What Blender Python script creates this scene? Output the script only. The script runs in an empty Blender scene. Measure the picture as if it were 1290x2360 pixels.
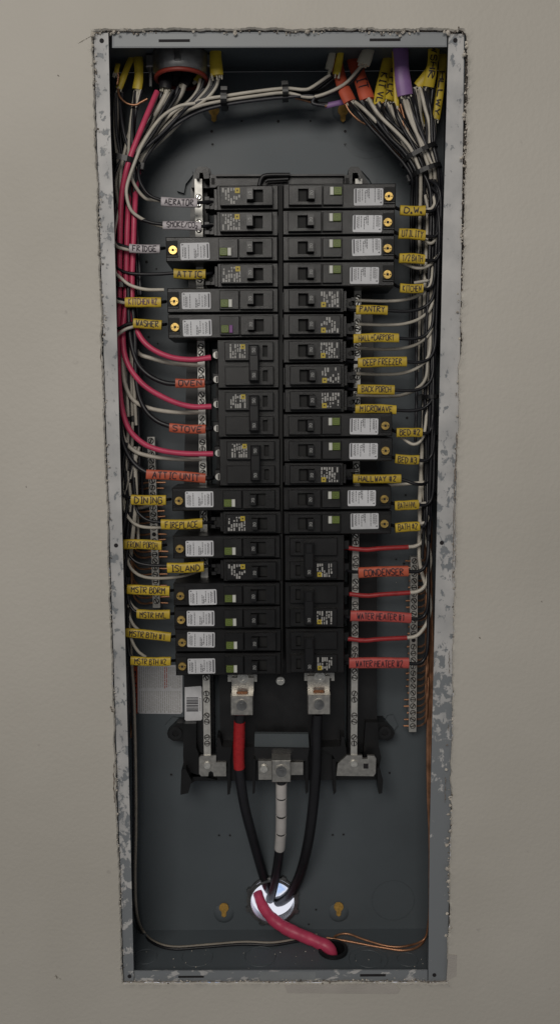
import bpy, math, random
from mathutils import Vector, Matrix, noise
random.seed(7)
scn = bpy.context.scene
COL = scn.collection
# ------------------------------------------------------------------ camera
CAM = Vector((-0.0016, -0.8571, 0.633)); PITCH = 0.1181; YAW = -0.0006; ROLL = -0.0065; FPX = 1900.0
_f = Vector((math.sin(YAW)*math.cos(PITCH), math.cos(YAW)*math.cos(PITCH), -math.sin(PITCH)))
_r0 = Vector((math.cos(YAW), -math.sin(YAW), 0)); _u0 = _r0.cross(_f)
_r = math.cos(ROLL)*_r0 + math.sin(ROLL)*_u0; _u = -math.sin(ROLL)*_r0 + math.cos(ROLL)*_u0
cd = bpy.data.cameras.new('camera'); cam = bpy.data.objects.new('camera', cd); COL.objects.link(cam)
cd.sensor_fit = 'VERTICAL'; cd.sensor_height = 36; cd.lens = 36*FPX/2360; cd.clip_start = .01; cd.clip_end = 100
mw = Matrix((( _r.x, _u.x, -_f.x, CAM.x), (_r.y, _u.y, -_f.y, CAM.y), (_r.z, _u.z, -_f.z, CAM.z), (0,0,0,1)))
cam.matrix_world = mw
scn.camera = cam
# ------------------------------------------------------------------ light: a dim room with one ceiling lamp above and in front
w = bpy.data.worlds.new('World'); scn.world = w; w.use_nodes = True
w.node_tree.nodes['Background'].inputs[0].default_value = (.97, .98, 1.0, 1)
w.node_tree.nodes['Background'].inputs[1].default_value = .145
ld = bpy.data.lights.new('ceiling_lamp', 'AREA'); ld.shape = 'RECTANGLE'; ld.size = 1.2; ld.size_y = .8; ld.energy = 20; ld.color = (1, .95, .88)
lamp = bpy.data.objects.new('ceiling_lamp', ld); COL.objects.link(lamp)
lamp.location = (-.4, -1.95, 1.5)
lamp.rotation_euler = (Vector((0, 0, .5)) - lamp.location).to_track_quat('-Z', 'Y').to_euler()
vs = scn.view_settings; vs.view_transform = 'Standard'; vs.look = 'None'; vs.exposure = 0; vs.gamma = 1
scn.render.engine = 'CYCLES'

# ------------------------------------------------------------------ helpers
def P(px, py, y):
    """photo pixel -> point of the place lying at depth y (metres behind the wall face)"""
    d = _f*FPX + _r*(px-645) - _u*(py-1180)
    t = (y-CAM.y)/d.y
    return CAM + d*t
def nd(nt, t, **k):
    n = nt.nodes.new(t)
    for a, b in k.items(): setattr(n, a, b)
    return n
def mat(name, col, rough=.5, metal=0, spec=.5, nscale=0, namt=0, bump=0, bscale=300, emit=None):
    m = bpy.data.materials.new(name); m.use_nodes = True; nt = m.node_tree; b = nt.nodes['Principled BSDF']
    b.inputs['Base Color'].default_value = (*col, 1); b.inputs['Roughness'].default_value = rough
    b.inputs['Metallic'].default_value = metal; b.inputs['Specular IOR Level'].default_value = spec
    g = None
    if nscale or bump: g = nd(nt, 'ShaderNodeNewGeometry')
    if nscale:
        n = nd(nt, 'ShaderNodeTexNoise'); n.inputs['Scale'].default_value = nscale; n.inputs['Detail'].default_value = 5
        nt.links.new(g.outputs['Position'], n.inputs['Vector'])
        r = nd(nt, 'ShaderNodeMapRange'); r.inputs['From Min'].default_value = .3; r.inputs['From Max'].default_value = .7
        r.inputs['To Min'].default_value = 1-namt; r.inputs['To Max'].default_value = 1+namt
        nt.links.new(n.outputs['Fac'], r.inputs['Value'])
        h = nd(nt, 'ShaderNodeHueSaturation'); h.inputs['Color'].default_value = (*col, 1)
        nt.links.new(r.outputs[0], h.inputs['Value']); nt.links.new(h.outputs[0], b.inputs['Base Color'])
        r2 = nd(nt, 'ShaderNodeMapRange'); r2.inputs['To Min'].default_value = max(.05, rough-.15); r2.inputs['To Max'].default_value = min(1, rough+.15)
        nt.links.new(n.outputs['Fac'], r2.inputs['Value']); nt.links.new(r2.outputs[0], b.inputs['Roughness'])
    if bump:
        n2 = nd(nt, 'ShaderNodeTexNoise'); n2.inputs['Scale'].default_value = bscale; n2.inputs['Detail'].default_value = 4
        nt.links.new(g.outputs['Position'], n2.inputs['Vector'])
        bp = nd(nt, 'ShaderNodeBump'); bp.inputs['Strength'].default_value = bump; bp.inputs['Distance'].default_value = .002
        nt.links.new(n2.outputs['Fac'], bp.inputs['Height']); nt.links.new(bp.outputs[0], b.inputs['Normal'])
    return m
M = {}
M['plastic'] = mat('black_breaker_plastic', (.006, .0058, .0063), .36, spec=.5, nscale=60, namt=.14, bump=.15, bscale=1500)
def vary(m, amt):
    nt = m.node_tree; b = nt.nodes['Principled BSDF']; l = b.inputs['Base Color'].links[0]; src = l.from_socket
    oi = nd(nt, 'ShaderNodeObjectInfo'); r = nd(nt, 'ShaderNodeMapRange'); r.inputs['To Min'].default_value = 1-amt; r.inputs['To Max'].default_value = 1+amt
    nt.links.new(oi.outputs['Random'], r.inputs['Value']); h = nd(nt, 'ShaderNodeHueSaturation')
    nt.links.new(r.outputs[0], h.inputs['Value']); nt.links.new(src, h.inputs['Color']); nt.links.new(h.outputs[0], b.inputs['Base Color'])
vary(M['plastic'], .14)
M['plastic_dk'] = mat('black_base_plastic', (.011, .011, .012), .42, nscale=60, namt=.2)
M['toggle'] = mat('toggle_black', (.008, .008, .009), .35)
M['slot'] = mat('slot_black', (.006, .006, .006), .7)
M['steel'] = mat('grey_enamel_steel', (.102, .118, .13), .5, spec=.35, nscale=7, namt=.1, bump=.05, bscale=900)
M['ring'] = mat('grey_enamel_edge', (.086, .1, .108), .5)
M['silver'] = mat('tin_plated_bar', (.55, .54, .51), .48, .5, nscale=250, namt=.1)
M['screw'] = mat('zinc_screw', (.68, .67, .63), .25, .6, nscale=300, namt=.2)
M['brass'] = mat('brass_screw', (.68, .46, .14), .28, .65, nscale=300, namt=.2)
M['alum'] = mat('aluminium_lug', (.56, .54, .5), .42, 1, nscale=220, namt=.12)
M['copper'] = mat('bare_copper', (.5, .26, .15), .45, .8, nscale=120, namt=.25)
M['black_wire'] = mat('black_insulation', (.011, .011, .014), .42, nscale=90, namt=.2)
M['grey_wire'] = mat('greyed_black_insulation', (.028, .028, .034), .42, nscale=90, namt=.2)
M['white_wire'] = mat('white_insulation', (.54, .5, .43), .42, nscale=90, namt=.12)
M['dull_wire'] = mat('dull_white_insulation', (.3, .265, .22), .5, nscale=90, namt=.15)
M['pink_wire'] = mat('red_insulation', (.6, .062, .135), .4, nscale=80, namt=.12)
M['red_shrink'] = mat('red_heat_shrink', (.36, .028, .03), .42, nscale=200, namt=.15)
M['red_tape'] = mat('red_tape', (.42, .018, .022), .3, nscale=200, namt=.15)
M['white_tape'] = mat('white_tape', (.58, .55, .53), .38, nscale=90, namt=.08)
M['yellow'] = mat('yellow_sleeve', (.56, .39, .032), .45, nscale=120, namt=.14)
M['yellow_jacket'] = mat('yellow_jacket', (.58, .43, .035), .45, nscale=90, namt=.15)
M['orange'] = mat('orange_sleeve', (.52, .105, .052), .45, nscale=120, namt=.14)
M['coral'] = mat('coral_sleeve', (.5, .085, .072), .45, nscale=120, namt=.14)
M['orange_jacket'] = mat('orange_jacket', (.5, .09, .045), .45, nscale=90, namt=.15)
M['white_sleeve'] = mat('white_sleeve', (.5, .46, .48), .45, nscale=120, namt=.08)
M['purple'] = mat('purple_jacket', (.25, .135, .33), .42, nscale=90, namt=.1)
M['cream_jacket'] = mat('cream_jacket', (.52, .49, .4), .45, nscale=90, namt=.1)
M['ink'] = mat('marker_ink', (.018, .01, .02), .55)
M['ink_purple'] = mat('faded_marker_ink', (.12, .05, .1), .55)
M['paper'] = mat('white_label', (.66, .66, .68), .5, nscale=150, namt=.06)
M['print'] = mat('label_print', (.1, .1, .11), .6)
M['grey_print'] = mat('grey_print', (.42, .41, .39), .6)
M['logo_yellow'] = mat('logo_yellow', (.5, .38, .04), .5)
M['green'] = mat('test_button_green', (.105, .14, .025), .45, nscale=200, namt=.1)
M['green_hi'] = mat('test_button_edge', (.2, .27, .06), .45)
M['violet'] = mat('purple_button_strip', (.2, .06, .24), .45)
M['strip'] = mat('white_button_strip', (.66, .66, .6), .5)
M['digit'] = mat('white_digit', (.36, .36, .35), .5)
M['tie'] = mat('black_nylon', (.011, .011, .012), .38)
M['red_ring'] = mat('red_bushing', (.27, .035, .022), .45)
M['zinc'] = mat('cast_zinc', (.3, .3, .3), .45, 1, nscale=150, namt=.2)
M['chrome'] = mat('galvanised_conduit', (.82, .83, .85), .3, .8)
M['wood'] = mat('wood_seen_through', (.46, .27, .06), .7, nscale=300, namt=.3)
M['hole'] = mat('hole_shade', (.012, .01, .012), .8)  # near-black that stands in for the shade inside holes and screw slots
M['gypsum'] = mat('torn_gypsum', (.6, .55, .48), .9, nscale=260, namt=.4, bump=.6, bscale=700)
M['browncore'] = mat('torn_brown_paper', (.2, .165, .135), .95, nscale=400, namt=.6, bump=.8, bscale=900)
M['core'] = mat('cut_gypsum_core', (.38, .34, .3), .95, nscale=300, namt=.5, bump=.8, bscale=900)
M['tape_wall'] = mat('joint_tape', (.47, .435, .395), .8, nscale=30, namt=.08, bump=.3, bscale=700)
M['sticker_red'] = mat('warning_red', (.42, .07, .03), .5)

def wall_mat():
    m = bpy.data.materials.new('painted_drywall'); m.use_nodes = True; nt = m.node_tree; b = nt.nodes['Principled BSDF']
    g = nd(nt, 'ShaderNodeNewGeometry'); L = nt.links.new
    n = nd(nt, 'ShaderNodeTexNoise'); n.inputs['Scale'].default_value = 3.2; n.inputs['Detail'].default_value = 6
    L(g.outputs['Position'], n.inputs['Vector'])
    cr = nd(nt, 'ShaderNodeValToRGB'); e = cr.color_ramp.elements
    e[0].position = .3; e[0].color = (.5, .47, .415, 1); e[1].position = .72; e[1].color = (.605, .57, .51, 1)
    L(n.outputs['Fac'], cr.inputs[0])
    # small scuffs
    v = nd(nt, 'ShaderNodeTexNoise'); v.inputs['Scale'].default_value = 55; v.inputs['Detail'].default_value = 3
    L(g.outputs['Position'], v.inputs['Vector'])
    r = nd(nt, 'ShaderNodeMapRange'); r.inputs['From Min'].default_value = .735; r.inputs['From Max'].default_value = .78; r.inputs['To Max'].default_value = .45
    L(v.outputs['Fac'], r.inputs['Value'])
    mx = nd(nt, 'ShaderNodeMix', data_type='RGBA'); mx.inputs['B'].default_value = (.36, .33, .3, 1)
    L(r.outputs[0], mx.inputs['Factor']); L(cr.outputs[0], mx.inputs['A']); L(mx.outputs['Result'], b.inputs['Base Color'])
    b.inputs['Roughness'].default_value = .62
    a = nd(nt, 'ShaderNodeTexNoise'); a.inputs['Scale'].default_value = 210; a.inputs['Detail'].default_value = 4
    c = nd(nt, 'ShaderNodeTexNoise'); c.inputs['Scale'].default_value = 14; c.inputs['Detail'].default_value = 3
    L(g.outputs['Position'], a.inputs['Vector']); L(g.outputs['Position'], c.inputs['Vector'])
    b1 = nd(nt, 'ShaderNodeBump'); b1.inputs['Strength'].default_value = .24; b1.inputs['Distance'].default_value = .002
    b2 = nd(nt, 'ShaderNodeBump'); b2.inputs['Strength'].default_value = .12; b2.inputs['Distance'].default_value = .006
    L(c.outputs['Fac'], b2.inputs['Height']); L(a.outputs['Fac'], b1.inputs['Height']); L(b2.outputs[0], b1.inputs['Normal']); L(b1.outputs[0], b.inputs['Normal'])
    return m
M['wall'] = wall_mat()
def flange_mat(name, stops, stretch=(1, 1, .75)):
    """grey enamel with overspray of white wall paint that has flaked off in patches; stops: (height, share of paint kept)"""
    m = bpy.data.materials.new(name); m.use_nodes = True; nt = m.node_tree; b = nt.nodes['Principled BSDF']; L = nt.links.new
    g = nd(nt, 'ShaderNodeNewGeometry')
    mp = nd(nt, 'ShaderNodeMapping'); mp.inputs['Scale'].default_value = stretch; L(g.outputs['Position'], mp.inputs['Vector'])
    n = nd(nt, 'ShaderNodeTexNoise'); n.inputs['Scale'].default_value = 120; n.inputs['Detail'].default_value = 8; n.inputs['Roughness'].default_value = .6; n.inputs['Distortion'].default_value = .4
    L(mp.outputs[0], n.inputs['Vector'])
    sx = nd(nt, 'ShaderNodeSeparateXYZ'); L(g.outputs['Position'], sx.inputs[0])
    kp = nd(nt, 'ShaderNodeValToRGB'); e = kp.color_ramp.elements
    while len(e) < len(stops): e.new(.5)
    for q, (h, k) in zip(e, stops): q.position = h; q.color = (k, k, k, 1)
    L(sx.outputs['Z'], kp.inputs[0])
    ad = nd(nt, 'ShaderNodeMath', operation='ADD'); L(n.outputs['Fac'], ad.inputs[0]); L(kp.outputs[0], ad.inputs[1])
    r = nd(nt, 'ShaderNodeMapRange'); r.inputs['From Min'].default_value = .98; r.inputs['From Max'].default_value = 1.03
    L(ad.outputs[0], r.inputs['Value'])
    n2 = nd(nt, 'ShaderNodeTexNoise'); n2.inputs['Scale'].default_value = 30; n2.inputs['Detail'].default_value = 6; L(mp.outputs[0], n2.inputs['Vector'])
    cr = nd(nt, 'ShaderNodeValToRGB'); e = cr.color_ramp.elements
    e[0].position = .35; e[0].color = (.4, .4, .4, 1); e[1].position = .62; e[1].color = (.56, .55, .54, 1); L(n2.outputs['Fac'], cr.inputs[0])
    mx = nd(nt, 'ShaderNodeMix', data_type='RGBA'); mx.inputs['A'].default_value = (.22, .235, .25, 1)
    L(r.outputs[0], mx.inputs['Factor']); L(cr.outputs[0], mx.inputs['B']); L(mx.outputs['Result'], b.inputs['Base Color'])
    b.inputs['Roughness'].default_value = .5
    bp = nd(nt, 'ShaderNodeBump'); bp.inputs['Strength'].default_value = .4; bp.inputs['Distance'].default_value = .0008; L(r.outputs[0], bp.inputs['Height']); L(bp.outputs[0], b.inputs['Normal'])
    return m
M['flange_l'] = flange_mat('paint_flaked_flange', ((0, .4), (.1, .46), (.22, .54), (.35, .6), (.7, .63), (.85, .58), (1, .62)))
M['flange_r'] = flange_mat('paint_flaked_flange_right', ((0, .3), (.2, .36), (.34, .5), (.42, .62), (.5, .54), (.6, .58), (.75, .68), (1, .6)))
M['flange_t'] = flange_mat('bare_flange', ((0, .3), (1, .3)), (1, 1, 1))
M['flange_b'] = flange_mat('bare_lower_flange', ((0, .42), (1, .42)), (.5, 1, 1))
M['steel_fl'] = mat('flange_enamel', (.26, .275, .285), .45, nscale=25, namt=.12)
def glow_dome_mat():  # blue and white glow that imitates reflections in the conduit metal
    m = bpy.data.materials.new('blue_white_glow'); m.use_nodes = True; nt = m.node_tree; L = nt.links.new
    nt.nodes.remove(nt.nodes['Principled BSDF']); e = nd(nt, 'ShaderNodeEmission'); g = nd(nt, 'ShaderNodeNewGeometry')
    n = nd(nt, 'ShaderNodeTexNoise'); n.inputs['Scale'].default_value = 20; n.inputs['Detail'].default_value = 4; L(g.outputs['Position'], n.inputs['Vector'])
    cr = nd(nt, 'ShaderNodeValToRGB'); k = cr.color_ramp.elements
    k[0].position = .36; k[0].color = (.26, .46, .85, 1); k[1].position = .47; k[1].color = (.76, .77, .86, 1)
    L(n.outputs['Fac'], cr.inputs[0]); L(cr.outputs[0], e.inputs[0]); e.inputs[1].default_value = 1.0
    L(e.outputs[0], nt.nodes['Material Output'].inputs[0]); return m
M['glow_dome'] = glow_dome_mat()

class MB:
    def __init__(s): s.v = []; s.f = []
    def add(s, vs, fs):
        o = len(s.v); s.v += [Vector(a) for a in vs]; s.f += [tuple(i+o for i in f) for f in fs]; return s
    def box(s, x0, x1, y0, y1, z0, z1, b=0):
        """box with its front (-y) edges chamfered by b"""
        if x0 > x1: x0, x1 = x1, x0
        if z0 > z1: z0, z1 = z1, z0
        if b == 0:
            return s.add([(x0,y0,z0),(x1,y0,z0),(x1,y0,z1),(x0,y0,z1),(x0,y1,z0),(x1,y1,z0),(x1,y1,z1),(x0,y1,z1)],
                         [(0,1,2,3),(5,4,7,6),(1,5,6,2),(4,0,3,7),(3,2,6,7),(4,5,1,0)])
        v = [(x0+b,y0,z0+b),(x1-b,y0,z0+b),(x1-b,y0,z1-b),(x0+b,y0,z1-b)]
        v += [(x0,y0+b,z0),(x1,y0+b,z0),(x1,y0+b,z1),(x0,y0+b,z1),(x0,y1,z0),(x1,y1,z0),(x1,y1,z1),(x0,y1,z1)]
        f = [(0,1,2,3)]
        for i in range(4):
            j = (i+1) % 4; f += [(4+i,4+j,j,i),(8+i,8+j,4+j,4+i)]
        f.append((11,10,9,8))
        return s.add(v, f)
    def holed(s, x0, x1, z0, z1, hx0, hx1, hz0, hz1, y0, y1, hd, b=.0006):
        """raised plate with a rectangular window of depth hd"""
        if x0 > x1: x0, x1 = x1, x0
        if z0 > z1: z0, z1 = z1, z0
        if hx0 > hx1: hx0, hx1 = hx1, hx0
        if hz0 > hz1: hz0, hz1 = hz1, hz0
        R_ = lambda a,c,d,e,y: [(a,y,d),(c,y,d),(c,y,e),(a,y,e)]
        v = R_(hx0,hx1,hz0,hz1,y0+hd)+R_(hx0,hx1,hz0,hz1,y0)+R_(x0+b,x1-b,z0+b,z1-b,y0)+R_(x0,x1,z0,z1,y0+b)+R_(x0,x1,z0,z1,y1)
        f = [(0,1,2,3)]
        for k in range(4):
            for i in range(4):
                j = (i+1) % 4; f.append((4*(k+1)+i, 4*(k+1)+j, 4*k+j, 4*k+i))
        return s.add(v, f)
    def prism(s, pts, y0, y1, b=0):
        """polygon (list of x,z) extruded from y0 back to y1"""
        n = len(pts); v = [(a, y0, c) for a, c in pts]+[(a, y1, c) for a, c in pts]
        f = [tuple(range(n)), tuple(range(2*n-1, n-1, -1))]+[(i, i+n, (i+1) % n+n, (i+1) % n) for i in range(n)]
        return s.add(v, f)
    def disc(s, c, r, y0, y1, n=14, r2=None):
        r2 = r if r2 is None else r2
        v = [(c[0]+r*math.cos(2*math.pi*i/n), y0, c[1]+r*math.sin(2*math.pi*i/n)) for i in range(n)]
        v += [(c[0]+r2*math.cos(2*math.pi*i/n), y1, c[1]+r2*math.sin(2*math.pi*i/n)) for i in range(n)]
        return s.add(v, [tuple(range(n)), tuple(range(2*n-1, n-1, -1))]+[(i, i+n, (i+1) % n+n, (i+1) % n) for i in range(n)])
    def ring(s, c, r0, r1, y0, y1, n=32, a0=0, a1=2*math.pi):
        """flat annulus (or arc of one) r0..r1 with thickness y0..y1"""
        full = abs(a1-a0-2*math.pi) < 1e-6; m = n if full else n+1
        v = []
        for i in range(m):
            a = a0+(a1-a0)*i/n; k, q = math.cos(a), math.sin(a)
            v += [(c[0]+r0*k,y0,c[1]+r0*q),(c[0]+r1*k,y0,c[1]+r1*q),(c[0]+r1*k,y1,c[1]+r1*q),(c[0]+r0*k,y1,c[1]+r0*q)]
        f = []
        for i in range(n if full else n):
            j = (i+1) % m
            for q in range(4): f.append((4*i+q, 4*i+(q+1) % 4, 4*j+(q+1) % 4, 4*j+q))
        return s.add(v, f)
    def tube(s, pts, r, n=8, cap=True, flat=1.0, rf=None):
        """tube along a list of points; flat squeezes it across its second axis"""
        pts = [Vector(p) for p in pts]; k = len(pts); v = []; f = []
        up = None
        for i, p in enumerate(pts):
            t = (pts[min(i+1, k-1)]-pts[max(i-1, 0)]).normalized()
            if up is None:
                up = Vector((0, 1, 0)); up = (up-t*up.dot(t))
                if up.length < .2: up = Vector((1, 0, 0)); up = up-t*up.dot(t)
            else: up = up-t*up.dot(t)
            up.normalize(); sd = t.cross(up); rr = r if rf is None else r*rf(i/(k-1))
            for a in range(n):
                q = 2*math.pi*a/n; v.append(p+sd*(rr*math.cos(q))+up*(rr*flat*math.sin(q)))
        for i in range(k-1):
            for a in range(n):
                b = (a+1) % n; f.append((i*n+a, i*n+b, (i+1)*n+b, (i+1)*n+a))
        if cap: f += [tuple(range(n-1, -1, -1)), tuple((k-1)*n+a for a in range(n))]
        return s.add(v, f)
    def build(s, name, m, parent=None, org=None, smooth=False, me=None):
        org = Vector(org) if org is not None else Vector((0, 0, 0))
        d = bpy.data.meshes.new(name); d.from_pydata([tuple(p-org) for p in s.v], [], s.f); d.materials.append(M[m])
        d.validate()
        if smooth:
            d.polygons.foreach_set('use_smooth', [True]*len(d.polygons))
            try: d.set_sharp_from_angle(angle=math.radians(48))
            except Exception: pass
        o = bpy.data.objects.new(name, d); COL.objects.link(o)
        if parent is not None: o.parent = parent
        else: o.location = org
        return o
def tag(o, label=None, cat=None, group=None, kind=None):
    if label: o['label'] = label
    if cat: o['category'] = cat
    if group: o['group'] = group
    if kind: o['kind'] = kind
    return o
def empty(name, loc, label=None, cat=None, group=None):
    o = bpy.data.objects.new(name, None); COL.objects.link(o); o.location = loc; o.empty_display_size = .01
    return tag(o, label, cat, group)
def spline(pts, seg=6):
    pts = [Vector(p) for p in pts]
    if len(pts) < 3: return pts
    q = [pts[0]*2-pts[1]]+pts+[pts[-1]*2-pts[-2]]; out = []
    for i in range(1, len(q)-2):
        a, b, c, d = q[i-1:i+3]
        for k in range(seg):
            t = k/seg
            out.append(.5*((2*b)+(c-a)*t+(2*a-5*b+4*c-d)*t*t+(3*b-a-3*c+d)*t**3))
    out.append(pts[-1]); return out
def pathp(l, y=None):
    """(px,py[,y]) list -> smooth world path"""
    return spline([P_floor(a[0], a[1]) if a[1] > 2135 else P(a[0], a[1], a[2] if len(a) > 2 else y) for a in l])

def P_floor(px, py, h=.002, ymax=.092):
    """point where something rests on the floor of the box at height h"""
    d = _f*FPX+_r*(px-645)-_u*(py-1180); q = CAM+d*((h-CAM.z)/d.z)
    return q if q.y < ymax else P(px, py, ymax)
# ------------------------------------------------------------------ hand lettering: marker strokes
FONT = {'A':'00 26 40;12 32','B':'00 06 36 45 34 03;33 42 41 30 00','C':'45 36 16 05 01 10 30 41','D':'00 06 26 44 42 20 00','E':'46 06 00 40;03 33','F':'46 06 00;03 33',
'G':'45 36 16 05 01 10 30 41 43 23','H':'06 00;46 40;03 43','I':'16 36;26 20;10 30','K':'06 00;46 03 40','L':'06 00 40','M':'00 06 23 46 40','N':'00 06 40 46','O':'16 05 01 10 30 41 45 36 16',
'P':'00 06 36 45 34 03','R':'00 06 36 45 34 03 40','S':'45 36 16 05 04 33 42 41 30 10 01','T':'06 46;26 20','U':'06 01 10 30 41 46','V':'06 20 46','W':'06 10 24 30 46','X':'06 40;00 46',
'Y':'06 23 46;23 20','Z':'06 46 00 40','0':'16 05 01 10 30 41 45 36 16','1':'15 26 20','2':'05 16 36 45 34 00 40','3':'05 16 36 45 34 13;34 42 41 30 10 01','5':'46 06 04 34 42 41 30 00',
'#':'10 16;30 36;04 44;02 42','/':'00 46','+':'03 43;21 25','.':'00 10 11 01 00',' ':'','-':'03 43'}
def strokes(text, jit=.22):
    """polylines in units of cap height 6, advance 5.6; lower-case s draws the next char small"""
    out = []; x = 0; small = False
    for ch in text:
        if ch == '_': small = True; continue
        k = .6 if small else 1
        for pl in FONT.get(ch, '').split(';'):
            if not pl: continue
            out.append([(x+k*int(a[0])+random.uniform(-jit, jit), k*int(a[1])-(1 if small else 0)+random.uniform(-jit, jit)) for a in pl.split()])
        x += (2.6 if ch in '. ' else 4.3 if ch == 'I' else 5.6)*k; small = False
    return out, max(x-1.6, 1)
def ribbon(mb, pl, wd, fn, sub=3):
    """marker stroke: flat ribbon of width wd, each vertex laid on a surface by fn(u,v)"""
    q = []
    for (a, b), (c, d) in zip(pl, pl[1:]):
        for k in range(sub): q.append((a+(c-a)*k/sub, b+(d-b)*k/sub))
    q.append(pl[-1]); v = []
    for i, (a, b) in enumerate(q):
        p, n = q[max(i-1, 0)], q[min(i+1, len(q)-1)]
        dx, dy = n[0]-p[0], n[1]-p[1]; l = math.hypot(dx, dy) or 1; nx, ny = -dy/l*wd/2, dx/l*wd/2
        v += [fn(a+nx, b+ny), fn(a-nx, b-ny)]
    mb.add(v, [(2*i, 2*i+1, 2*i+3, 2*i+2) for i in range(len(q)-1)])

for k_, a_ in (('yellow', .13), ('paper', .1), ('white_wire', .16), ('green', .12), ('copper', .2), ('black_wire', .25), ('silver', .1), ('brass', .15)): vary(M[k_], a_)
# ------------------------------------------------------------------ the wall
def edge_px():
    """ragged outline of the cut in the drywall, in photo pixels"""
    pts = []
    L = [(213,70),(1066,67),(1075,80),(1074,300),(1070,520),(1063,760),(1054,1000),(1049,1260),(1044,1500),(1039,1800),(1034,2100),(1030,2265),(800,2265),(420,2266),(284,2266),(279,2140),(271,1900),(261,1560),(251,1250),(240,900),(227,500),(213,90)]
    for i in range(len(L)):
        a, b = L[i], L[(i+1) % len(L)]; n = max(1, int(math.hypot(b[0]-a[0], b[1]-a[1])/4.5))
        for k in range(n): pts.append((a[0]+(b[0]-a[0])*k/n, a[1]+(b[1]-a[1])*k/n))
    return pts
WY = -.004
ep = edge_px(); rag = []; base = []
for i, (x, y) in enumerate(ep):
    q = P(x, y, WY); v = Vector((x*.02, y*.02, 3)); j = noise.noise(v*.55)*2.2+noise.noise(v*2.2)*1.9+noise.noise(v*7)*1.3+random.uniform(-.5, .5)
    c = Vector((-.001, 0, .5)); nrm = Vector((math.copysign(1, x-645), 0, 0)) if 100 < y < 2255 else Vector((0, 0, math.copysign(1, 1180-y)))
    rag.append((q+nrm*(j*(.00085 if x > 1000 and y < 900 else .00055)), nrm)); base.append(q)
wb = MB(); n = len(rag)
def ringpts(scale_out, dy, rough_):
    out = []
    for q, nrm in rag:
        p = Vector((q.x*(1+scale_out/.19), WY+dy+random.uniform(-rough_, rough_), .5+(q.z-.5)*(1+scale_out/.51))); out.append(p)
    return out
def basering(k): return [Vector((q.x*(1+k/.19), WY, .5+(q.z-.5)*(1+k/.51))) for q in base]
far = []
for q in basering(.03):
    k = max(abs(q.x)/1.8, abs(q.z-.5)/1.9); far.append(Vector((q.x/k, WY, .5+(q.z-.5)/k)))
rings = [far, basering(.03), basering(.008), ringpts(.0025, -.0001, .0001), ringpts(.0012, -.0005, .0006), ringpts(0, .0014, .0006)]
for r_ in rings: wb.v += r_
for k in range(len(rings)-1):
    for i in range(n):
        j = (i+1) % n; wb.f.append((k*n+i, k*n+j, (k+1)*n+j, (k+1)*n+i))
wall = wb.build('wall', 'wall', smooth=True); tag(wall, kind='structure')
cb = MB(); core = [ringpts(0, .0014, .0), ringpts(.0005, .006, .0012), ringpts(.0022, .0125, .0005)]
core.append([Vector((max(-.1818, min(.1818, p.x)), .02, max(-.0008, min(1.0058, p.z)))) for p in core[-1]])   # dark gap closed behind against the box sides
for r_ in core: cb.v += r_
for k in range(3):
    for i in range(n):
        j = (i+1) % n; cb.f.append((k*n+i, k*n+j, (k+1)*n+j, (k+1)*n+i))
cb.build('torn_core', 'core', wall)
def lump(mb, c, r):
    a = random.uniform(0, 6); v = []
    for i in range(5):
        q = a+i*1.2566; v.append((c.x+r*random.uniform(.5, 1.3)*math.cos(q), c.y+random.uniform(-.2, .3)*r, c.z+r*random.uniform(.5, 1.3)*math.sin(q)))
    v += [(c.x+random.uniform(-.3, .3)*r, c.y-r*.8, c.z+random.uniform(-.3, .3)*r), (c.x, c.y+r*.8, c.z)]
    mb.add(v, [(i, (i+1) % 5, 5) for i in range(5)]+[((i+1) % 5, i, 6) for i in range(5)])
g1, g2 = MB(), MB()
for i, (q, nrm) in enumerate(rag):
    px, py = ep[i]; right = px > 1025; top = py < 100; bot = py > 2250
    dens = 1.6 if (right and py < 800) else 1.3 if top else .9 if bot else .75
    if 800 < py < 1250 and right: dens = .25
    dens *= max(0, .55+1.7*noise.noise(Vector((px*.011, py*.011, 8))))
    for _ in range(int(dens+random.random())):
        c = q+nrm*random.uniform(-.0022, .0012)+Vector((random.uniform(-.001, .001), .001+random.uniform(-.002, .003), random.uniform(-.001, .001)))
        if random.random() < .12 and (top or right): c = c-nrm*.0018; lump(g1, c, random.uniform(.0014, .0026)); continue
        lump(g1 if random.random() < .72 else g2, c, random.uniform(.0004, .0015))
tag(g1.build('plaster_crumbs', 'gypsum', wall), kind='stuff'); tag(g2.build('paper_shreds', 'browncore', wall), kind='stuff')
# crack lines and chips in the paint beside the right and left flange
ck = MB()
for (a, b, wd) in (((1052,996),(1047,1110),.0022),((1047,1110),(1042,1345),.0012),((1050,905),(1051,912),.003),((1034,1500),(1034,1552),.0014),((1033,1670),(1032,1684),.0016),((1029,1715),(1029,1719),.003),((1026,1790),(1024,1850),.0012),((232,800),(236,885),.0013),((255,1628),(261,1642),.0038),((262,1760),(264,1850),.0022),((134,172),(136,176),.0016),((180,100),(212,82),.0012),((126,2250),(136,2253),.002),((129,2247),(133,2256),.0014),((138,2255),(140,2257),.0012),((1104,1468),(1106,1472),.0016),((1246,1385),(1248,1388),.0012),((60,1120),(61,1124),.001)):
    k = 14; l = []
    for i in range(k+1):
        t = i/k; p = P(a[0]+(b[0]-a[0])*t+random.uniform(-1.4, 1.4), a[1]+(b[1]-a[1])*t, WY-.0006)
        l.append(p)
    v = []
    for i, p in enumerate(l):
        h = wd*random.uniform(.15, .8)*(.4 if i in (0, k) else 1)*.5; v += [p+Vector((-h, 0, 0)), p+Vector((h, 0, 0))]
    ck.add(v, [(2*i, 2*i+1, 2*i+3, 2*i+2) for i in range(k)])
ck.build('paint_crack', 'browncore', wall)
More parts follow.
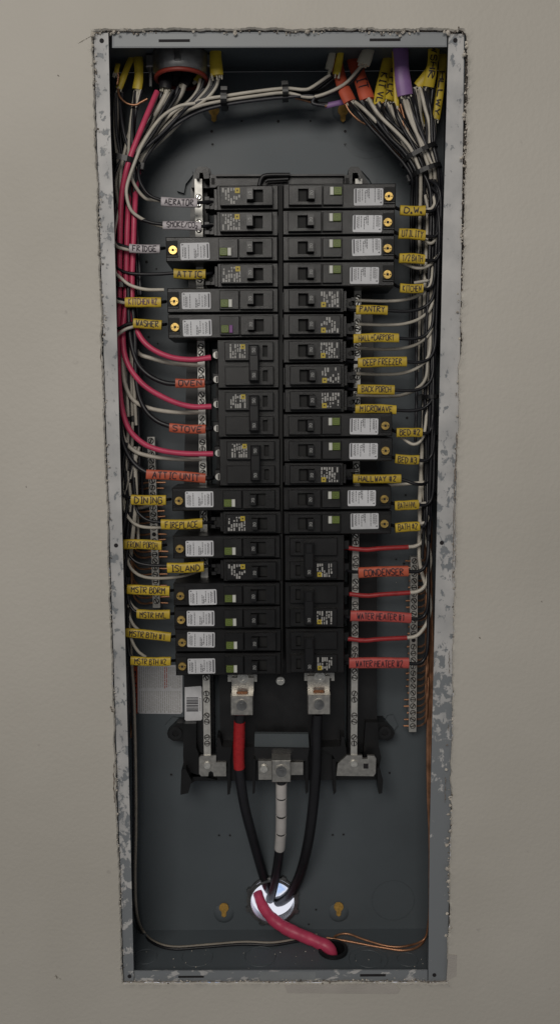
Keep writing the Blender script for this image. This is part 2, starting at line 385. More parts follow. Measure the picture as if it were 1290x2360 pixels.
# strips of joint tape at the lower right corner
for pl in ([(655,2270),(908,2268),(922,2280),(915,2291),(662,2289)], [(1032,2200),(1052,2202),(1050,2250),(1028,2262)]):
    mb = MB(); mb.prism([(p.x, p.z) for p in (P(a, b, WY-.0009) for a, b in pl)], WY-.0007, WY+.0005); mb.build('joint_tape', 'tape_wall', wall)

# ------------------------------------------------------------------ the enclosure
XL, XR, ZT, ZB, YB = -.181, .181, 1.005, 0.0, .095
box = empty('panel_enclosure', (0, 0, 0), 'tall grey steel breaker panel box set into the wall', 'electrical panel')
HC = P(628, 2072, YB); HR = .0272
def back():
    mb = MB(); N = 64; v = []
    for i in range(N):
        a = 2*math.pi*i/N; v.append((HC.x+HR*math.cos(a), YB, HC.z+HR*math.sin(a)))
    for i in range(N):
        a = 2*math.pi*i/N; c, s_ = math.cos(a), math.sin(a)
        ts = [((XR if c > 0 else XL)-HC.x)/c if abs(c) > 1e-6 else 9, ((ZT if s_ > 0 else ZB)-HC.z)/s_ if abs(s_) > 1e-6 else 9]; t = min(ts)
        v.append((HC.x+c*t, YB, HC.z+s_*t))
    # corners
    f = [(i, (i+1) % N, N+(i+1) % N, N+i) for i in range(N)]
    mb.add(v, f)
    mb2 = [(XR, YB, ZT), (XL, YB, ZT), (XL, YB, ZB), (XR, YB, ZB)]
    for cx, _, cz in mb2:
        for i in range(N):
            a, b = v[N+i], v[N+(i+1) % N]
            if abs(a[0]-b[0]) > 1e-6 and abs(a[2]-b[2]) > 1e-6 and ((abs(a[0]-cx) < 1e-6 and abs(b[2]-cz) < 1e-6) or (abs(b[0]-cx) < 1e-6 and abs(a[2]-cz) < 1e-6)):
                mb.add([a, b, (cx, YB, cz)], [(0, 1, 2)])
    return mb
back().build('back_panel', 'steel', box)
T = .0014
MB().box(XL-T, XL, .0018, YB+T, ZB-T, ZT+T).build('side_wall', 'steel', box)
MB().box(XR, XR+T, .0018, YB+T, ZB-T, ZT+T).build('side_wall', 'steel', box)
MB().box(XL+.0001, XR-.0001, .0018, YB-.0002, ZT, ZT+T).build('top_wall', 'steel', box)
# bottom wall with the round knockout opening
BC = P(767, 2190, .05); BC = Vector((BC.x, 0, 0)); by = None
_d = _f*FPX+_r*(767-645)-_u*(2191-1180); BC = CAM+_d*((0-CAM.z)/_d.z); BR_ = .0145
def bottom():
    mb = MB(); N = 40; x0, x1, y0, y1 = XL, XR, .0018, YB; v = []
    for i in range(N):
        a = 2*math.pi*i/N; v.append((BC.x+BR_*math.cos(a), BC.y+BR_*math.sin(a), 0))
    for i in range(N):
        a = 2*math.pi*i/N; c, s_ = math.cos(a), math.sin(a)
        t = min(((x1 if c > 0 else x0)-BC.x)/c if abs(c) > 1e-6 else 9, ((y1 if s_ > 0 else y0)-BC.y)/s_ if abs(s_) > 1e-6 else 9)
        v.append((BC.x+c*t, BC.y+s_*t, 0))
    mb.add(v, [(i, (i+1) % N, N+(i+1) % N, N+i) for i in range(N)])
    for cx, cy in ((x0,y0),(x0,y1),(x1,y0),(x1,y1)):
        for i in range(N):
            a, b = v[N+i], v[N+(i+1) % N]
            if abs(a[0]-b[0]) > 1e-6 and abs(a[1]-b[1]) > 1e-6 and ((abs(a[0]-cx) < 1e-6 and abs(b[1]-cy) < 1e-6) or (abs(b[0]-cx) < 1e-6 and abs(a[1]-cy) < 1e-6)):
                mb.add([a, b, (cx, cy, 0)], [(0, 1, 2)])
    return mb
bottom().build('bottom_wall', 'steel', box)
def xz(l, y): return [(p.x, p.z) for p in (P(a, b, y) for a, b in l)]
FY = 0.0
def slotted(pl, slots, name, m):
    """flange polygon with its punched slots as raised dark plates painted for the shade in them"""
    mb = MB(); mb.prism(xz(pl, FY), FY, FY+.0016); o = mb.build(name, m, box)
    for (a, b, c, d) in slots:
        k = MB(); p, q = P(a, b, FY), P(c, d, FY)
        k.box(p.x, q.x, FY-.0003, FY+.001, p.z, q.z); k.build('slot', 'hole', o)
    return o
slotted([(259,74),(1029,74),(1029,108),(259,110)], [(366,91,438,97),(851,89,922,95)], 'flange', 'flange_t')
fl = slotted([(216,73),(250,76),(255,300),(263,500),(273,900),(283,1255),(291,1560),(300,1900),(309,2262),(286,2262)], [], 'flange', 'flange_l')
fr = slotted([(1033,78),(1068,78),(1066,300),(1058,900),(1049,1255),(1043,1560),(1037,1900),(1029,2262),(986,2262),(990,1900),(998,1560),(1005,1255),(1012,900),(1021,500)], [], 'flange', 'flange_r')
slotted([(310,2238),(984,2236),(984,2262),(311,2263)], [(411,2249,470,2253),(829,2245,888,2250)], 'flange', 'flange_b')
# patch of bare metal on the lower flange
MB().prism(xz([(598,2240),(727,2240),(727,2258),(600,2260)], FY-.0004), FY-.0003, FY+.0004).build('label_residue', 'steel_fl', box)
MB().prism(xz([(264,78),(1026,78),(1026,105),(264,107)], FY-.0004), FY-.0002, FY+.0004).build('flange_face', 'steel_fl', box)
for (a, b), o in zip(((235,94),(268,1257),(299,2250),(1048,93),(1017,1251),(1000,2247)), (fl,fl,fl,fr,fr,fr)):
    p = P(a, b, FY); MB().disc((p.x, p.z), .0022, FY-.0004, FY+.001).build('screw_hole', 'hole', o)  # dark disc on the flange, coloured for the shade in the hole
# small punched holes and dimples on the back
for (a, b, r_) in ((557,279,2.2),(641,280,3),(715,279,2),(488,303,3),(490,333,2.6),(795,303,3),(795,333,2.6),(338,604,3.2),(361,620,2),(343,777,2.6),(364,792,2),(937,963,2.8),(934,1141,2.4),(930,1299,2.6),(912,1289,2),(505,1925,2.4),(530,1925,2.4),(766,1924,2.4),(791,1923,2.4),(395,1785,2.6),(897,1781,2.6),(728,2096,2.2),(711,2130,2)):
    p = P(a, b, YB); k = r_*.00052
    o = MB().ring((p.x, p.z), k, k*1.55, YB-.0004, YB, 16).build('punched_hole', 'ring', box, smooth=False)
    MB().disc((p.x, p.z), k, YB-.0002, YB+.0004).build('hole_shade_disc', 'hole', o)  # disc over the steel, its dark colour standing for the hole's shade
def knock(a, b, rs, name='knockout'):
    p = P(a, b, YB); o = None
    for r_ in rs:
        q = MB().ring((p.x, p.z), r_-.0003, r_+.0003, YB-.0003, YB, 40).build(name if o is None else 'knockout_ring', 'ring', box if o is None else o); o = o or q
knock(378,304,[.0285,.0215,.012]); knock(850,300,[.03,.022]); knock(340,440,[.018]); knock(930,440,[.018]); knock(905,2075,[.026]); knock(598,255,[.009])
for (a, b) in ((516,2097),(780,2095),(493,254),(790,254)):     # keyhole dimples
    p = P(a, b+8 if b > 1000 else b, YB); mb = MB(); N = 24; v = []
    for k, (r_, d) in enumerate(((.0125,0),(.0105,.0016),(.0075,.003),(.004,.0034))):
        for i in range(N): v.append((p.x+r_*math.cos(2*math.pi*i/N), YB-d, p.z+r_*math.sin(2*math.pi*i/N)))
    f = [(k*N+i, k*N+(i+1) % N, (k+1)*N+(i+1) % N, (k+1)*N+i) for k in range(3) for i in range(N)]+[tuple(3*N+i for i in range(N))]
    o = mb.add(v, f).build('mounting_dimple', 'steel', box, smooth=True)
    q = P(a, b-5 if b > 1000 else b, YB-.004); s_ = .0058
    kh = [(q.x+s_*math.cos(math.radians(t)), q.z+s_*math.sin(math.radians(t))) for t in range(-60, 241, 20)]
    kh += [(q.x-.0028, q.z-.0105), (q.x, q.z-.0125), (q.x+.0026, q.z-.0105)]
    MB().prism(kh, YB-.0046, YB-.003).build('keyhole', 'wood', o)
# embossed lines of the bottom knockouts
def floor_ring(a, b, rs):
    d = _f*FPX+_r*(a-645)-_u*(b-1180); c = CAM+d*((0-CAM.z)/d.z)
    for r_ in rs:
        mb = MB(); N = 36; v = []
        for i in range(N):
            k, q = math.cos(2*math.pi*i/N), math.sin(2*math.pi*i/N)
            v += [(c.x+(r_-.0004)*k, c.y+(r_-.0004)*q, .0002), (c.x+r_*k, c.y+r_*q, .0007), (c.x+(r_+.0004)*k, c.y+(r_+.0004)*q, .0002)]
        mb.add(v, [f for i in range(N) for f in ((3*i, 3*i+1, (3*i+4) % (3*N), (3*i+3) % (3*N)), (3*i+1, 3*i+2, (3*i+5) % (3*N), (3*i+4) % (3*N)))])
        mb.build('knockout_ring', 'steel', box, smooth=True)
floor_ring(848,2210,[.0225,.0155]); floor_ring(938,2212,[.012]); floor_ring(336,2205,[.0135]); floor_ring(455,2205,[.018]); floor_ring(600,2205,[.018])
# bend edge of the back, its highlight painted as a lighter strip
MB().tube([P(740,2151,YB-.0004), P(870,2152,YB-.0004)], .0005, 4).build('bend_highlight', 'steel_fl', box)

# bushing in the bottom opening, and the conduit through the back
mb = MB(); N = 32; v = []
prof = ((BR_-.001, .000), (BR_-.001, .0035), (BR_+.0005, .0045), (BR_+.0028, .0035), (BR_+.003, .0003))
for r_, h in prof:
    for i in range(N): v.append((BC.x+r_*math.cos(2*math.pi*i/N), BC.y+r_*math.sin(2*math.pi*i/N), h))
v2 = [(BC.x+(BR_-.001)*math.cos(2*math.pi*i/N), BC.y+(BR_-.001)*math.sin(2*math.pi*i/N), -.05) for i in range(N)]
f = [(k*N+i, k*N+(i+1) % N, (k+1)*N+(i+1) % N, (k+1)*N+i) for k in range(4) for i in range(N)]
o5 = len(v); v += v2; f += [(o5+i, o5+(i+1) % N, (i+1) % N, i) for i in range(N)]+[tuple(o5+i for i in range(N))]
tag(mb.add(v, f).build('rubber_bushing', 'tie', org=BC, smooth=True), 'black round bushing in the box floor around the thick pink cable', 'bushing')
con = empty('conduit_fitting', HC, 'shiny metal conduit opening with locknut in the lower back of the box', 'conduit')
mb = MB(); N = 48; v = []
for r_, y in ((HR-.0004, YB-.006), (HR-.0004, YB+.007)):
    for i in range(N): v.append((HC.x+r_*math.cos(2*math.pi*i/N), y, HC.z+r_*math.sin(2*math.pi*i/N)))
mb.add(v, [(i, (i+1) % N, N+(i+1) % N, N+i) for i in range(N)]); mb.build('conduit_pipe', 'chrome', con, HC, True)
MB().ring((HC.x, HC.z), HR-.0005, HR+.0022, YB-.0075, YB-.0055, 48).build('bushing_rim', 'zinc', con, HC, True)
mb = MB(); mb.ring((HC.x, HC.z), HR+.0022, HR+.0042, YB-.005, YB-.0003, 48)
for k in range(8):
    a = 2*math.pi*k/8+.35; p = [(HC.x+r_*math.cos(a+t), HC.z+r_*math.sin(a+t)) for r_, t in ((HR+.0038,-.12),(HR+.0068,-.09),(HR+.0072,.05),(HR+.0038,.12))]
    mb.prism(p, YB-.0052, YB-.0004)
mb.build('locknut', 'zinc', con, HC)
# glowing dome added behind the conduit; its blue-white noise stands in for metal reflections
mb = MB(); v = []; NU, NV = 24, 12
for j in range(NV+1):
    for i in range(NU+1):
        th = math.pi*i/NU; ph = math.pi*j/NV
        v.append((HC.x-.5*math.cos(th)*math.sin(ph), .14+.5*math.sin(th)*math.sin(ph), HC.z+.5*math.cos(ph)))
mb.add(v, [(j*(NU+1)+i, j*(NU+1)+i+1, (j+1)*(NU+1)+i+1, (j+1)*(NU+1)+i) for j in range(NV) for i in range(NU)])
tag(mb.build('glow_dome', 'glow_dome', smooth=True), kind='structure')

# ------------------------------------------------------------------ interior assembly: black base with bus, brackets and lugs
inr = empty('breaker_mounting_base', P(646, 1780, YB), 'black plastic mounting base carrying the breakers and main lugs', 'mounting base')
IO = inr.location
def pz(name, m, pl, y0, y1, parent=None, smooth=False): return MB().prism(xz(pl, y0), y0, y1).build(name, m, parent or inr, IO, smooth)
pz('base_plate', 'plastic_dk', [(497,406),(790,406),(795,1000),(793,1745),(508,1745),(498,1000)], .066, .088)
pz('side_rail', 'plastic_dk', [(440,430),(478,430),(494,1745),(424,1720),(424,1100)], .070, .090)
pz('side_rail', 'plastic_dk', [(812,430),(850,430),(868,1100),(868,1720),(800,1745)], .070, .090)
pz('bus_rib', 'slot', [(641,425),(651,425),(651,1552),(644,1552)], .020, .066)
pz('top_bar', 'plastic', [(497,405),(793,404),(793,428),(497,430)], .034, .064)
pz('top_lip', 'plastic_dk', [(497,402),(793,401),(793,405),(497,406)], .030, .060)
for l in ([(441,432),(446,402),(452,388),(484,388),(486,400),(497,404),(499,434)], [(790,434),(790,404),(802,402),(806,388),(828,388),(834,398),(850,424),(850,436)]):
    pz('rail_tower', 'plastic_dk', l, .058, .088)
for l in ([(453,388),(458,384),(478,384),(481,389),(482,411),(470,412),(468,398),(460,398),(459,411),(452,411)], [(803,388),(808,384),(825,384),(829,389),(831,412),(826,408),(823,398),(812,398),(810,430),(802,430)]):
    pz('tower_cap', 'plastic', l, .038, .06)
for l in ([(484,404),(497,404),(497,432),(484,432)], [(790,404),(802,403),(803,430),(790,431)]):
    pz('tower_block', 'plastic', l, .034, .06)
for l in ([(487,410),(495,410),(495,425),(487,425)], [(795,410),(803,410),(803,425),(795,425)]):
    pz('recess', 'slot', l, .0336, .036)
for l in ([(408,440),(412,415),(430,392),(441,390),(445,402),(428,424),(424,445)], [(832,392),(848,390),(864,408),(868,428),(860,430),(850,412)]):
    pz('mounting_ear', 'steel', l, .090, .0948)
clip = MB()
clip.tube(spline([P(597,428,.028), P(602,412,.028), P(615,404,.028), P(668,403,.028)]), .0022, 8); clip.tube([P(611,419,.028), P(617,415,.028), P(664,413,.028)], .0018, 8)
clip.build('wire_clip', 'plastic_dk', inr, IO, True)
# lower brackets
for s, l in ((-1, [(424,1668),(452,1668),(452,1722),(458,1738),(462,1790),(425,1790),(422,1740)]), (1, [(842,1665),(870,1665),(872,1720),(878,1745),(868,1790),(836,1790),(838,1722)])):
    pz('lower_bracket', 'plastic', l, .060, .092)
pz('mounting_ear', 'plastic', [(385,1690),(408,1667),(424,1667),(424,1708),(400,1708),(388,1700)], .074, .094)
pz('mounting_ear', 'plastic', [(870,1664),(886,1664),(909,1690),(905,1700),(896,1706),(870,1704)], .074, .094)
for a, b in ((405,1690),(886,1688)):
    p = P(a, b, .073); MB().ring((p.x, p.z), .004, .0075, .0725, .0745, 24).build('screw_boss', 'plastic_dk', inr, IO)
for l in ([(386,1683),(380,1672),(398,1653),(412,1655),(408,1667)], [(886,1662),(893,1650),(905,1648),(916,1672),(906,1684)]):
    pz('ear_plate', 'steel', l, .091, .0947)
pz('cross_beam', 'plastic_dk', [(498,1722),(590,1722),(590,1734),(710,1734),(710,1722),(798,1720),(800,1745),(772,1760),(772,1798),(525,1798),(525,1760),(500,1750)], .058, .09)
pz('cross_beam', 'plastic_dk', [(424,1768),(870,1768),(866,1797),(430,1800)], .066, .09)
for l in ([(500,1700),(506,1700),(512,1722),(535,1722),(530,1752),(520,1760),(500,1757)], [(786,1698),(793,1698),(800,1752),(775,1756),(766,1740),(740,1726),(742,1722),(785,1720)]):
    pz('barrier', 'plastic', l, .046, .07)
for l in ([(524,1735),(531,1735),(530,1830),(524,1832)], [(583,1750),(589,1750),(587,1828),(582,1830)], [(703,1750),(710,1748),(710,1825),(704,1830)], [(765,1750),(774,1748),(774,1826),(768,1832)], [(418,1776),(428,1772),(442,1800),(434,1828),(416,1832)], [(868,1770),(874,1768),(882,1798),(880,1828),(872,1830)]):
    pz('barrier_fin', 'plastic', l, .048, .07)
pz('foot_web', 'plastic', [(424,1776),(470,1790),(500,1798),(450,1800),(440,1806),(434,1822),(428,1822)], .060, .066)
pz('neutral_shield', 'ring', [(587,1691),(710,1692),(712,1726),(586,1724)], .050, .056)
pz('neutral_shield_edge', 'plastic_dk', [(586,1724),(712,1726),(708,1754),(590,1752)], .046, .06)
# main lugs
def lug(pl_clip, pl_tongue, pl_block, scr, clipscr, strands):
    c = pz('bus_clip', 'silver', pl_clip, .045, .049)
    pz('lug_tongue', 'alum', pl_tongue, .041, .046)
    mb = MB(); p, q = P(pl_block[0], pl_block[1], .026), P(pl_block[2], pl_block[3], .026)
    mb.box(p.x, q.x, .026, .046, q.z, p.z, .0008); b = mb.build('lug_block', 'alum', inr, IO)
    s = P(*scr, .026); MB().ring((s.x, s.z), .0058, .0072, .0252, .0262, 28).build('collar', 'alum', b)
    k = MB().disc((s.x, s.z), .0056, .0246, .0264, 24); k.disc((s.x, s.z), .003, .0240, .0250, 6); k.build('lug_screw', 'zinc', b)
    for o in (b.children): o.data.transform(Matrix.Translation(-IO))
    s = P(*clipscr, .044); mb = MB().disc((s.x, s.z), .0062, .0405, .0455, 24); mb.ring((s.x, s.z), .0028, .004, .0396, .041, 20); mb.build('clip_screw', 'screw', inr, IO)
    st = MB()
    for i in range(7):
        a = strands[0]-10+i*3.4; st.tube(spline([P(a, strands[1]+2, .038), P(a+2, strands[1]-3, .036), P(a+4, strands[1]-1, .039)]), .0011, 6)
    st.build('copper_strands', 'copper', inr, IO, True)
lug([(525,1554),(592,1554),(592,1571),(585,1571),(585,1566),(533,1566),(533,1571),(525,1571)], [(534,1562),(585,1562),(584,1607),(534,1607)], (531,1605,583,1649), (557,1626), (560,1560), (556,1598))
lug([(701,1549),(770,1549),(770,1569),(763,1569),(763,1563),(708,1563),(708,1569),(701,1569)], [(708,1558),(759,1558),(759,1604),(709,1604)], (709,1602,761,1647), (735,1624), (736,1558), (732,1595))
s = P(646,1567,.05); mb = MB().disc((s.x, s.z), .0048, .046, .05, 20); mb.box(s.x-.003, s.x+.003, .0455, .047, s.z-.0005, s.z+.0005); mb.build('centre_screw', 'screw', inr, IO)
# nickel neutral plates and neutral lug
def plate(l, scr, sq=None):
    o = pz('neutral_plate', 'alum', l, .044, .048)
    p = P(*scr, .044); k = MB().disc((p.x, p.z), .0038, .0415, .0445, 18, .0044).build('plate_screw', 'screw', o, IO)
    if sq:
        p, q = P(sq[0], sq[1], .044), P(sq[2], sq[3], .044); MB().box(p.x, q.x, .0436, .0445, q.z, p.z).build('square_hole', 'hole', o, IO)
plate([(463,1742),(498,1741),(498,1757),(521,1757),(521,1789),(493,1789),(491,1780),(486,1777),(481,1780),(480,1789),(464,1789),(459,1783),(459,1746)], (478,1763))
plate([(799,1741),(834,1741),(834,1749),(846,1749),(846,1741),(862,1742),(866,1748),(865,1782),(860,1789),(775,1788),(778,1760)], (815,1759), (837,1760,848,1771))
pz('neutral_plate', 'alum', [(595,1754),(626,1754),(628,1797),(596,1797)], .043, .047)
pz('neutral_plate', 'alum', [(668,1757),(698,1757),(698,1786),(668,1786)], .043, .047)
s = P(608,1771,.043); MB().disc((s.x, s.z), .0042, .0405, .0435, 18).build('plate_screw', 'screw', inr, IO)
p, q = P(626,1753,.028), P(670,1803,.028); b = MB().box(p.x, q.x, .028, .048, q.z, p.z, .0008).build('lug_block', 'alum', inr, IO)
s = P(648,1778,.028); MB().ring((s.x, s.z), .0062, .0078, .0272, .0282, 28).build('collar', 'alum', b, IO); MB().disc((s.x, s.z), .006, .0266, .0284, 24).disc((s.x, s.z), .0035, .026, .027, 6).build('lug_screw', 'zinc', b, IO)
# ------------------------------------------------------------------ terminal bars
def screw_mesh(r, slot=.0012):
    mb = MB(); N = 6; h = slot/2
    for sgn in (1, -1):
        a0 = math.asin(h/r); pts = [(r*math.cos(a0+(math.pi-2*a0)*i/N), sgn*r*math.sin(a0+(math.pi-2*a0)*i/N)) for i in range(N+1)]
        if sgn < 0: pts = pts[::-1]
        c = (0, sgn*r*.45); k = len(pts)
        v = [(a, .0006, b) for a, b in pts]+[(c[0]+(a-c[0])*.72, 0, c[1]+(b-c[1])*.72) for a, b in pts]+[(a, .0016, b) for a, b in pts]
        f = [tuple(range(k, 2*k))]+[(i, (i+1) % k, k+(i+1) % k, k+i) for i in range(k)]+[(2*k+i, 2*k+(i+1) % k, (i+1) % k, i) for i in range(k)]
        mb.add(v, f)
    return mb
def mesh_of(mb, name, m, smooth=False):
    o = mb.build(name, m, None, None, smooth); d = o.data; bpy.data.objects.remove(o); return d
SCR = mesh_of(screw_mesh(.0027), 'screw', 'screw')
WELL = mesh_of(MB().disc((0, 0), .0034, .0011, .0018, 14), 'screw_well', 'hole')  # dark disc round the screw, shade of its recess put into the colour
def inst(name, d, parent, loc, rot=0):
    o = bpy.data.objects.new(name, d); COL.objects.link(o); o.parent = parent; o.location = loc; o.rotation_euler = (0, rot, 0); return o
def bar(name, a, b, wid, yf, yb, ys, label, cat, group, skip=()):
    A, B = P(a[0], a[1], yf), P(b[0], b[1], yf); t = empty(name, B, label, cat, group)
    dx = wid/2; mb = MB()
    mb.add([(A.x-dx,yf,A.z),(A.x+dx,yf,A.z),(B.x+dx,yf,B.z),(B.x-dx,yf,B.z),(A.x-dx,yb,A.z),(A.x+dx,yb,A.z),(B.x+dx,yb,B.z),(B.x-dx,yb,B.z)],
           [(3,2,1,0),(4,5,6,7),(1,2,6,5),(3,0,4,7),(0,1,5,4),(2,3,7,6)])
    bo = mb.build('bar', 'silver', t, B)
    for i, py in enumerate(ys):
        f_ = (py-a[1])/(b[1]-a[1]); p = P(a[0]+(b[0]-a[0])*f_, py, yf)
        if i in skip:
            MB().disc((p.x-B.x, p.z-B.z), .0024, yf-.0002-B.y, yf+.0005-B.y, 12).build('empty_hole', 'hole', t); continue
        sc = inst('screw', SCR, t, Vector((p.x, yf-.0014, p.z))-B, random.uniform(0, 3.1)); inst('screw_well', WELL, sc, (0, 0, 0))
    return t
# rows of the 20 slots: equally spaced 25.4 mm
S1 = P(560, 455.5, .018).z; S20 = P(560, 1528, .018).z
def slot_z(i): return S1+(S20-S1)*(i-1)/19
def zpx(z, px, y):   # photo row of height z
    lo, hi = 0, 2400
    for _ in range(40):
        m = (lo+hi)/2
        if P(px, m, y).z > z: lo = m
        else: hi = m
    return lo
ys = []
for i in range(0, 27):
    z = S1+(S20-S1)*(i-1)/19
    for dz in (.0037, -.0037):
        ys.append(zpx(z+dz+.004, 470, .046))
ysl = [y for y in ys if 430 < y < 1735]
bar('neutral_bar', (457,412), (478,1742), .0078, .046, .056, ysl, 'silver screw terminal bar between the left sleeves and left breakers', 'terminal bar', 'neutral bars')
bar('neutral_bar', (826,412), (815,1742), .0072, .046, .056, [y for y in ys if 430 < y < 1735], 'silver screw terminal bar just right of the right-hand breakers', 'terminal bar', 'neutral bars')
bar('ground_bar', (348,1007), (361,1401), .0082, .074, .084, [1016+i*15.4 for i in range(25)], 'short silver ground bar on the left beside the DINING sleeve', 'terminal bar', 'ground bars', (14,))
bar('ground_bar', (954,1284), (950,1687), .0085, .074, .084, [1293+i*15.2 for i in range(26)], 'short silver ground bar at the lower right beside bare copper wires', 'terminal bar', 'ground bars', (12,))

# ------------------------------------------------------------------ breakers
def digits_mesh(txt, cx, cz, y, h, side):
    st, wdt = strokes(txt, .0); k = h/6; mb = MB()
    for pl in st:
        # turned a quarter: text runs up (left breakers) or down (right breakers)
        q = [((a-wdt/2)*k, (b-3)*k) for a, b in pl]
        ribbon(mb, q, h*.2, lambda u, v: (cx+side*v, y, cz-side*u*1.0) if side < 0 else (cx-v*1, y, cz+u) , 1)
    return mb
def print_mesh(u0, u1, z0, z1, y, s, t, seed, logo):
    """block of printed rating text: rows of tiny bars and the odd outline"""
    rnd = random.Random(seed); mb = MB(); cols = 7
    for c in range(cols):
        a = u0+(u1-u0)*c/cols; z = z0
        while z < z1-.001:
            l = rnd.uniform(.0015, .006); 
            if rnd.random() < .76 and not (logo and c < 2 and z > z1-.0065):
                wq = (u1-u0)/cols*rnd.uniform(.4, .75); e = min(z+l, z1)
                mb.add([(s*a, y, t*z), (s*(a+wq), y, t*z), (s*(a+wq), y, t*e), (s*a, y, t*e)], [(0, 1, 2, 3)])
            z += l+rnd.uniform(.0006, .0016)
    return mb
BR_T = {}
def tmpl(kind, s, amp, variant=0):
    """parts of one breaker, local frame: inner end at x=0, outward = s*x, front toward -y. list of (name, mesh, parent index)"""
    key = (kind, s, amp, variant)
    if key in BR_T: return BR_T[key]
    t = 1 if s < 0 else -1     # right-hand breakers are turned half round
    L = []
    def part(name, mb, m, par=-1, smooth=False): L.append((name, mesh_of(mb, name, m, smooth), par)); return len(L)-1
    mm = .001
    def toggle(zc, par, txt, u0=15.4, hz=6.2, y=.0):
        mb = MB(); ua, ub = (u0+8.2)*mm, (u0+16)*mm
        x0, x1 = s*ua, s*ub; z0, z1 = zc-(hz-.4)*mm, zc+(hz-.4)*mm
        v = [(s*(ua-.001), .018, z0), (s*(ub+.0005), .018, z0), (s*(ub+.0005), .018, z1), (s*(ua-.001), .018, z1),
             (s*(ua+.0018), .0015, z0+.0006), (x1, .0015, z0+.0006), (x1, .0015, z1-.0006), (s*(ua+.0018), .0015, z1-.0006)]
        mb.add(v, [(4,5,6,7),(0,4,7,3),(1,2,6,5),(0,1,5,4),(3,7,6,2)])
        i = part('toggle', mb, 'toggle', par)
        part('rating_number', digits_mesh(txt, s*(ua+.0048), zc, .0012, .0026, s), 'digit', i)
    if kind == 'std':
        body = MB().box(s*.0, s*.0625, .018, .07, -.0122, .0122, .0007)
        body.box(s*.0625, s*.066, .024, .07, -.0105, .0105, .0004)
        i = part('body', body, 'plastic')
        part('face', MB().holed(s*.0055, s*.059, -.0094, .0098, s*.0152, s*.0318, -.0065, .0062, .0105, .0185, .006), 'plastic')
        part('slot_floor', MB().box(s*.0154, s*.0316, .0155, .0175, -.0063, .006), 'slot', 1)
        toggle(-.0001, 1, amp)
        part('rating_print', print_mesh(.0385, .0575, -.0078, .0078, .0102, s, t, 5+variant, True), 'grey_print', 1)
        lg = part('logo_square', MB().box(s*.0388, s*.0436, .0101, .0106, t*.0027, t*.0078), 'logo_yellow', 1)
        part('logo_mark', MB().box(s*.0405, s*.042, .00995, .0103, t*.0045, t*.006), 'ink', lg if False else 1)
        part('terminal_block', MB().box(s*.066, s*.0735, .034, .06, -.0075, .0045, .0006).box(s*.0715, s*.076, .03, .05, .001, .0045).box(s*.0715, s*.076, .03, .05, -.0075, -.004), 'plastic_dk')
        part('inner_foot', MB().box(-s*.0015, s*.004, .022, .06, -.009, .009, .0004), 'plastic_dk')
        part('terminal_screw', MB().disc((s*.071, -.0015), .0022, .0325, .036, 10), 'slot')
    elif kind == 'afci':
        body = MB().box(0, s*.1145, .0145, .068, -.0123, .0123, .0009)
        part('body', body, 'plastic')
        part('face', MB().holed(s*.0055, s*.0395, -.0098, .0098, s*.0152, s*.0318, -.0065, .0062, .0095, .015, .0045), 'plastic')
        part('slot_floor', MB().box(s*.0154, s*.0316, .0137, .0147, -.0063, .006), 'slot', 1)
        toggle(-.0001, 1, amp)
        k = part('button_housing', MB().box(s*.0405, s*.0605, .0105, .015, -.0096, .0096, .0006), 'plastic')
        zb0, zb1 = (t*-.0076, t*.0002)
        b = part('test_button', MB().box(s*.0512, s*.0592, .0084, .011, zb0, zb1, .0004), 'green', k)
        zc = (zb0+zb1)/2; mb = MB()
        for r_ in (.0033, .0016):
            for (a0, a1, c0, c1) in ((-r_, r_, r_-.0005, r_), (-r_, r_, -r_, -r_+.0005), (-r_, -r_+.0005, -r_, r_), (r_-.0005, r_, -r_, r_)):
                x = s*.0552; mb.box(x+a0, x+a1, .0081, .0086, zc+c0, zc+c1)
        part('button_emblem', mb, 'green_hi', k)
        part('button_strip', MB().box(s*.0474, s*.0510, .0084, .011, zb0, zb1, .0003), 'violet' if variant == 1 else 'strip', k)
        x0, x1 = s*.0695, s*.0992
        if x0 > x1: x0, x1 = x1, x0
        r_ = .0012; pts = []
        for cx, cz, a in ((x1-r_, .0078-r_, 0), (x0+r_, .0078-r_, 90), (x0+r_, -.009+r_, 180), (x1-r_, -.009+r_, 270)):
            for q in (0, 45, 90): pts.append((cx+r_*math.cos(math.radians(a+q)), cz+r_*math.sin(math.radians(a+q))))
        lb = part('rating_label', MB().prism(pts, .0139, .0143), 'paper')
        rnd = random.Random(3); mb = MB()
        def bar_(u0, u1, z0, z1): mb.box(s*u0, s*u1, .01375, .0140, t*z0, t*z1)
        bar_(.0707, .0722, -.0075, .0065)
        for u, n_, zz0, zz1 in ((.0738,1,-.006,.005),(.0752,1,-.007,.0055),(.0778,1,-.007,.0045),(.0808,1,-.004,.0062),(.0832,1,-.0075,.001),(.0846,1,-.0075,.002),(.0905,1,-.0078,.006),(.0935,1,-.007,.0035),(.0948,1,-.007,.004),(.0966,1,-.006,.0035)):
            z = zz0
            while z < zz1:
                l = rnd.uniform(.0008, .0026); bar_(u, u+.0007, z, min(z+l, zz1)); z += l+.0005
        mb.ring((s*.0822, t*-.0045), .0009, .0014, .01375, .014, 12)
        mb.prism([(s*.0958, t*.0062), (s*.0978, t*.0052), (s*.0978, t*.0072)], .01375, .014)
        part('label_print', mb, 'print', lb)
        part('screw_well', MB().box(s*.1025, s*.1137, .0136, .0146, -.0058, .0084, .0), 'slot')
        part('well_lip', MB().box(s*.1022, s*.1138, .0128, .0142, -.0078, -.0062, .0003), 'plastic')
        ws = MB().disc((s*.107, -.0012), .0042, .0112, .0138, 18, .0044)
        si = part('terminal_screw', ws, 'brass')
